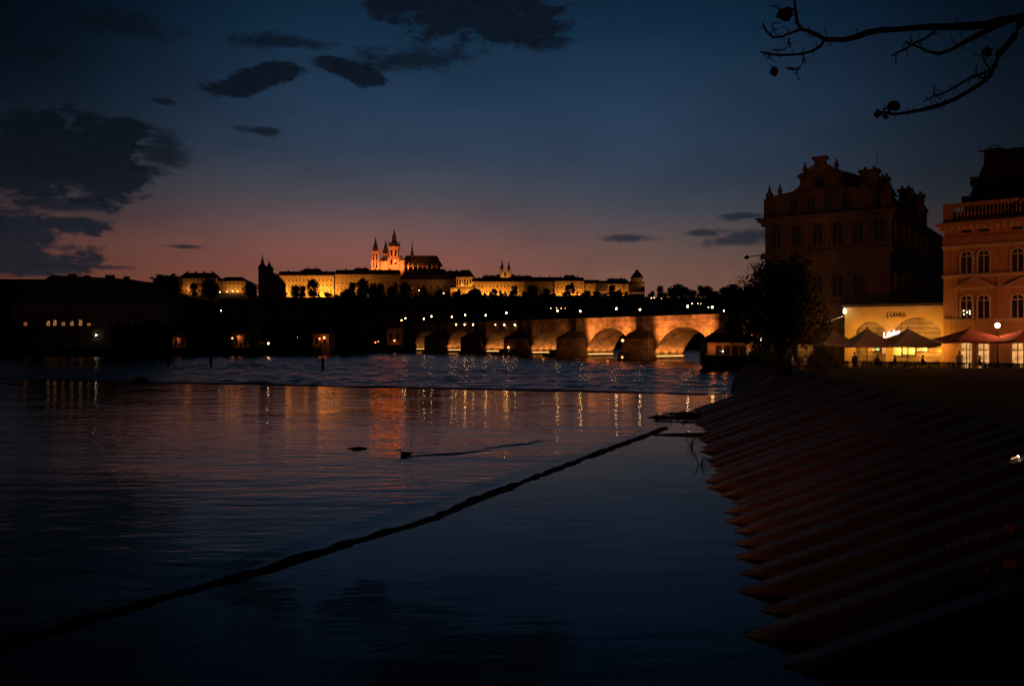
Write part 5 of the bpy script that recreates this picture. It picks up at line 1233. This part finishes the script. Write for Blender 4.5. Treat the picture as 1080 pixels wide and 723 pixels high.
# terrace railing and planters
def railing(px0, px1, Y0, Y1, label):
    a = Vector((gx(px0, Y0), Y0, GT)); b = Vector((gx(px1, Y1), Y1, GT)); d = b - a; ln = d.length
    t = thing('terrace_railing', label, 'railing', a, math.atan2(d.y, d.x)); n = int(ln / 1.6)
    for z_ in (.55, 1.0): MB().box(0, ln, -.025, .025, z_ - .03, z_ + .03).build('rail', 'iron', t)
    for i in range(n + 1): MB().box(ln * i / n - .03, ln * i / n + .03, -.028, .028, 0, 1.04).build('post', 'iron', t)
    bars = MB()
    for i in range(int(ln / .16)): bars.box(.08 + i * .16, .1 + i * .16, -.01, .01, .1, .97)
    bars.build('bars', 'iron', t)
railing(802, 905, 77, 70, 'iron railing along the terrace edge under the black tree'); railing(905, 1085, 70, 66, 'iron railing along the terrace edge below the bar parasols')
PT = thing('planter', 'low box hedge planter along the terrace railing', 'planter', (0, 0, 0), 0, 'hedge planters along the terrace railing')
box('trough', 'concrete', PT, -.7, .7, -.22, .22, 0, .45)
hb = MB(); rr = random.Random(6)
for k in range(420):
    c = Vector((rr.uniform(-.7, .7), rr.uniform(-.24, .24), .42 + rr.random() ** .7 * .55)); s = rr.uniform(.04, .09); u = Vector((rr.gauss(0, 1), rr.gauss(0, 1), rr.gauss(0, 1))).normalized(); w = u.orthogonal().normalized()
    hb.add([c - u * s, c + w * s * .6, c + u * s, c - w * s * .6], [(0, 1, 2, 3)])
hb.build('hedge', 'green_foliage', PT); first = True
for px in (872, 886, 918, 932, 947, 962, 978, 992, 1008, 1046, 1062, 1076):
    Y = 78 - (px - 802) * .035; loc = (gx(px, Y), Y, GT); rz = R(-10)
    if first: PT.location = loc; PT.rotation_euler = (0, 0, rz); first = False
    else: dup(PT, None, loc, rz)
# low kiosk with lit wall between the bridge end and the tree
def kiosk():
    Y = 150; t = thing('riverside_restaurant', 'low riverside restaurant with an orange lit wall at the bridge end', 'restaurant', (gx(772, Y), Y, GT)); k = Y / F
    X = lambda px: (px - 772) * k
    z = lambda py: gz(py, Y) - GT
    box('wall', 'plaster', t, X(746), X(800), 0, 6, -2, z(361)); MB().gable(X(741), X(806), -1.4, 7.5, z(361), z(351), 'x', 3).build('roof', 'slate_roof', t)
    for px in (758, 766, 775, 784): framed(t, X(px), z(373), .8, 1.3, False, .1, 'dark_paint')
    for px, e in ((751, 55), (764, 26), (792, 40)): light('POINT', (gx(px, Y), Y - 1.1, gz(366, Y)), e * .65, (1, .24, .04), .15)
    for px in (789, 795, 761): MB().lathe([(.05, 0), (.11, .12), (.05, .25)], 8, X(px), -.9, z(371)).build('table_lamp', 'bulb', t)
    for px in (756, 768, 781): tb = MB().tube([(X(px), -2.2, 0), (X(px), -2.2, 2.3)], .04, 6).build('awning_post', 'iron', t)
kiosk()
struct(MB().slab([(32.5, 146), (41, 146), (48, 165), (38, 165)], -3.5, 1.44).build('landing_paving', 'quay_stone'))
SH = thing('waterside_bush', 'low dark bush on the terrace edge beneath the black tree', 'bush', (0, 0, 0), 0, 'bushes beneath the black tree')
crown_mesh('foliage', 77, 2.6, 1.7, 900, .16, 8, low=.05).build('foliage', 'foliage', SH); MB().tube([(0, 0, -.3), (.05, 0, .5), (-.1, .1, 1.3)], [.07, .05, .02], 6).build('stem', 'bark', SH)
for i, (px, Y, s_) in enumerate(((806, 88, 1.0), (813, 84, .8), (829, 86, .75), (866, 84, .9), (872, 87, .7), (799, 97, 1.1))):
    loc = (gx(px, Y), Y, GT - (.4 if px < 804 else 0))
    if i == 0: SH.location = loc
    else: dup(SH, None, loc, i * 1.3, s_)
# lit booth under the tree
def booth():
    Y = 88; t = thing('terrace_booth', 'small lit timber booth under the black tree', 'booth', (gx(849.5, Y), Y, GT)); k = Y / F; w = 8.2 * k
    box('wall', 'rusticated', t, -w, w, 0, 1.6, 0, gz(363, Y) - GT); MB().gable(-w - .25, w + .25, -.35, 1.9, gz(363, Y) - GT, gz(360.5, Y) - GT, 'x', .3).build('roof', 'dark_paint', t)
    box('counter', 'dark_paint', t, -w, w, -.4, -.003, .85, .95)
    light('POINT', (gx(850, Y), Y - .9, GT + 2.0), 14, (1, .5, .14), .1)
booth()
for i, (px, py, lab) in enumerate(((814.5, 340.5, 'small white lamp hanging high in the black tree'), (803, 358, 'small white lamp at the left foot of the black tree'), (822, 369, 'round warm lantern on the terrace left of the lit booth'))):
    Y = 79.5; t = thing('terrace_lantern', lab, 'lantern', (gx(px, Y), Y, gz(py, Y)))
    MB().lathe([(.04, -.14), (.1, -.06), (.11, .04), (.04, .14)], 10).build('glass', 'white_lamp' if i < 2 else 'bulb', t, True)
    MB().tube([(0, 0, -.15), (0, 0, GT - t.location.z)], .025, 6).build('post', 'iron', t)
    if i == 2: light('POINT', (gx(px, Y), Y - .25, gz(py, Y)), 5, (1, .6, .25), .1)

# ------------------------------------------------------------------ the big tree on the terrace
def big_tree():
    Y = 77.0; t = thing('waterside_tree', 'large black tree with a broad crown in front of the museum', 'tree', (gx(822, Y), Y, GT)); k = Y / F
    rnd = random.Random(13); X = lambda px: (px - 822) * k
    z = lambda py: gz(py, Y) - GT
    limbs = [((0, 0, 2.0), [(835, 300, -.6), (842, 284, -1.0)]), ((0, 0, 1.8), [(812, 310, .4), (800, 288, .6), (793, 276, .6)]), ((0, 0, 1.7), [(800, 330, .8), (784, 312, 1.2), (776, 300, 1.4)]),
             ((0, 0, 1.8), [(846, 320, 1.0), (858, 305, 1.2)]), ((0, 0, 2.2), [(822, 300, 1.5), (824, 276, 1.6)]), ((0, 0, 1.5), [(858, 335, -1.2), (866, 322, -1.5)]), ((0, 0, 2), [(810, 330, -1.6), (800, 310, -2.0)]), ((0, 0, 2), [(828, 322, -2.2), (834, 300, -2.6)])]
    tr = MB().tube([(-.05, 0, -.5), (0, 0, .6), (.05, 0, 1.6), (.1, .05, 2.4)], [.38, .3, .27, .24], 9); tips = []
    for p0, pts in limbs:
        P = [Vector(p0)] + [Vector((X(a), y, z(b))) for a, b, y in pts]
        tr.tube(P, [.2] + [.2 * (.55 ** (i + 1)) for i in range(len(pts))], 7); tips.append(P)
    tr.build('trunk', 'bark', t, True)
    lob = [(835, 305, 24, -.5), (818, 312, 26, .5), (848, 312, 22, .8), (822, 290, 20, 1.0), (836, 286, 18, -.8), (804, 304, 18, .6), (792, 322, 20, 1.2), (812, 336, 26, -1.5), (846, 338, 24, -1.0), (860, 326, 14, 1.0), (830, 330, 28, -2.2), (795, 340, 16, 0), (860, 344, 13, -1), (800, 352, 17, .4), (848, 352, 16, -.6), (824, 350, 18, .6), (783, 332, 12, 1.3), (776, 318, 10, .8), (771, 338, 11, .4), (774, 352, 11, .6), (848, 296, 14, 0.3), (808, 288, 12, .5), (780, 345, 13, .8)]
    mb = MB()
    wt = [l[2] ** 2 for l in lob]
    for i in range(19000):
        a, b, r, y0 = rnd.choices(lob, wt)[0]; v = Vector((rnd.gauss(0, 1), rnd.gauss(0, 1), rnd.gauss(0, 1))).normalized() * (rnd.random() ** .42) * r * k * rnd.uniform(.85, 1.13)
        c = Vector((X(a), y0, z(b))) + v
        if c.z < 1.3 + rnd.random() * .6: continue
        s = rnd.uniform(.09, .2); u = Vector((rnd.gauss(0, 1), rnd.gauss(0, 1), rnd.gauss(0, .8))).normalized(); w = u.cross(Vector((rnd.gauss(0, 1), rnd.gauss(0, 1), rnd.gauss(0, 1)))).normalized()
        mb.add([c - u * s, c + w * s * .6, c + u * s, c - w * s * .6], [(0, 1, 2, 3)])
    for i in range(60):                                       # thin sprays breaking the outline on the left
        a = rnd.uniform(776, 812); b = 268 + (812 - a) * .95 + rnd.uniform(-4, 10); c = Vector((X(a), rnd.uniform(0, 1.4), z(b)))
        for q in range(9):
            d = c + Vector((rnd.gauss(0, .3), rnd.gauss(0, .3), rnd.gauss(0, .22))); s = rnd.uniform(.05, .1); u = Vector((rnd.gauss(0, 1), rnd.gauss(0, 1), rnd.gauss(0, 1))).normalized(); w = u.orthogonal().normalized()
            mb.add([d - u * s, d + w * s * .6, d + u * s, d - w * s * .6], [(0, 1, 2, 3)])
    mb.build('crown', 'foliage', t)
    light('POINT', (gx(868, 79), 79.2, gz(345, 79)), 5, (.75, 1, .25), .15)
big_tree()

# ------------------------------------------------------------------ overhanging bough, top right: a tree on the embankment beside us
def near_tree():
    Y = 5.0; base = Vector((5.2, 4.0, 2.32)); t = thing('overhanging_tree', 'bare branch with a few dry leaves reaching in overhead from the right', 'tree', base)
    q = lambda px, py, dy=0: at(px, py, Y + dy) - base
    tr = MB().tube([(0, 0, -.4), (.05, 0, 1.0), (.0, .1, 2.4), (-.15, .3, 3.6), (.1, .4, 5.2)], [.24, .2, .18, .15, .06], 10)
    tr.tube([(-.02, .12, 2.2), q(1180, 40), q(1120, 22), q(1086, 17.5)], [.1, .05, .036, .03], 8); tr.build('trunk', 'bark', t, True)
    px = .0055
    def br(pts, w0, w1, dy=0):
        P = [q(a, b, dy) for a, b in pts]; n = len(P); r = random.Random(len(pts) * 7)
        mb = MB().tube(P, [(w0 + (w1 - w0) * i / (n - 1)) * px * .5 * r.uniform(.85, 1.18) for i in range(n)], 7)
        for k in range(int(n * 1.6)):                       # spurs and fine twigs
            i = r.randrange(max(1, n // 4), n); c = P[i - 1].lerp(P[i], r.random()); a = r.uniform(0, 6.28); l = r.uniform(3, 12) * px; w = r.uniform(.45, .8) * px
            e = c + Vector((math.cos(a) * l, r.uniform(-.5, .5) * l, math.sin(a) * l)); mb.tube([c, c.lerp(e, .55) + Vector((r.uniform(-.15, .15) * l, 0, r.uniform(-.15, .15) * l)), e], [w, w * .7, w * .5], 5)
            if r.random() < .5: mb.lathe([(.2 * px, -1 * px), (.85 * px, 0), (.2 * px, 1.2 * px)], 6, e.x, e.y, e.z)
        mb.build('branch', 'bark', t, True)
    br([(1090, 17), (1076, 18.5), (1060, 21.5), (1040, 26), (1020, 28), (1000, 28.5), (978, 28.5), (955, 30.5), (930, 32), (915, 34.5), (905, 38.5), (892, 42), (878, 42), (869, 41), (860, 36), (852, 32.5), (844, 31)], 9, 3.6)
    br([(844, 31), (835, 34.5), (824, 39), (815, 39.5), (809, 34), (804, 24)], 3.5, 1.5)
    br([(845, 31), (841, 24), (839, 14), (838, 2), (838, -12)], 3.5, 2.2)
    br([(869, 42), (866, 48), (858, 53.5), (846, 57), (832, 58), (818, 58), (806, 56), (802, 54.5)], 3.6, 1.6)
    br([(848, 57), (847, 65), (843, 71.5), (839, 78)], 2, 1.2); br([(845, 72), (836, 73), (828, 72)], 1.4, 1)
    br([(832, 40), (832, 48), (829, 53), (816, 52)], 2, 1.1); br([(813, 37), (816, 30), (815, 24)], 1.6, .9); br([(838, 10), (824, 10), (812, 6)], 1.4, .8)
    br([(1062, 23), (1048, 29), (1032, 37), (1016, 45), (1002, 53), (990, 57), (980, 54.5), (966, 48.5), (955, 45)], 6.5, 2)
    br([(986, 33), (977, 40), (964, 46), (950, 54), (940, 59)], 3, 1.6)
    br([(1080, 15), (1076, 26), (1070, 38), (1060, 50), (1053, 58), (1049, 70), (1046, 77), (1036, 87), (1022, 96), (1006, 105), (990, 111.5), (972, 116), (955, 119), (943, 120.5), (932, 118), (925, 119)], 7.5, 2.2, -.2)
    br([(1048, 73), (1038, 77), (1024, 82), (1010, 90), (996, 98), (982, 103), (974, 107)], 3.2, 1.4, -.2)
    br([(1046, 75), (1039, 66), (1036, 59), (1040, 53)], 2.4, 1.6, -.2); br([(985, 101), (985, 92)], 1, .6, -.2); br([(1030, 80), (1028, 72)], 1.2, .7, -.2); br([(1040, 84), (1032, 82)], 1.5, .8, -.2)
    br([(940, 120), (936, 113), (931, 116)], 1.6, 1, -.2)
    # lower twigs by the roof of the corner house
    br([(1110, 172), (1086, 164), (1066, 161), (1050, 160.5), (1040, 161), (1034, 159)], 3, 1, .3); br([(1047, 161), (1045, 157), (1046, 153)], 1.6, 1, .3)
    br([(1120, 186), (1092, 200), (1080, 207), (1070, 215), (1064, 222), (1058, 225)], 3.4, 1.2, .3); br([(1066, 221), (1072, 224), (1082, 226)], 1.6, .9, .3)
    def leaf(a, b, r, seed, dy=0, flat=.8):
        o = blob('leaf', 'dry_leaf', t, q(a, b, dy), (r * px, r * px * .6, r * px * flat), seed, 2, .5)
    leaf(828.5, 15, 8.5, 1, 0, .8); leaf(816.5, 75.5, 4.2, 2, 0, 1.2); leaf(943, 111.5, 7.2, 3, -.2, .75); leaf(1042, 54.5, 5.2, 4, -.2, 1.0); leaf(926, 120, 4, 5, -.2, 1.0); leaf(934, 123, 3, 6, -.2, .9)
near_tree()

# ------------------------------------------------------------------ render settings
SC.render.engine = 'CYCLES'
SC.cycles.use_denoising = True
SC.cycles.max_bounces = 5; SC.cycles.diffuse_bounces = 2; SC.cycles.glossy_bounces = 3; SC.cycles.transmission_bounces = 2
SC.cycles.caustics_reflective = False; SC.cycles.caustics_refractive = False
SC.cycles.sample_clamp_indirect = 4.0
SC.view_settings.view_transform = 'Standard'; SC.view_settings.look = 'None'
SC.view_settings.exposure = 0.0; SC.view_settings.gamma = 1.0; SC.view_settings.use_curve_mapping = False
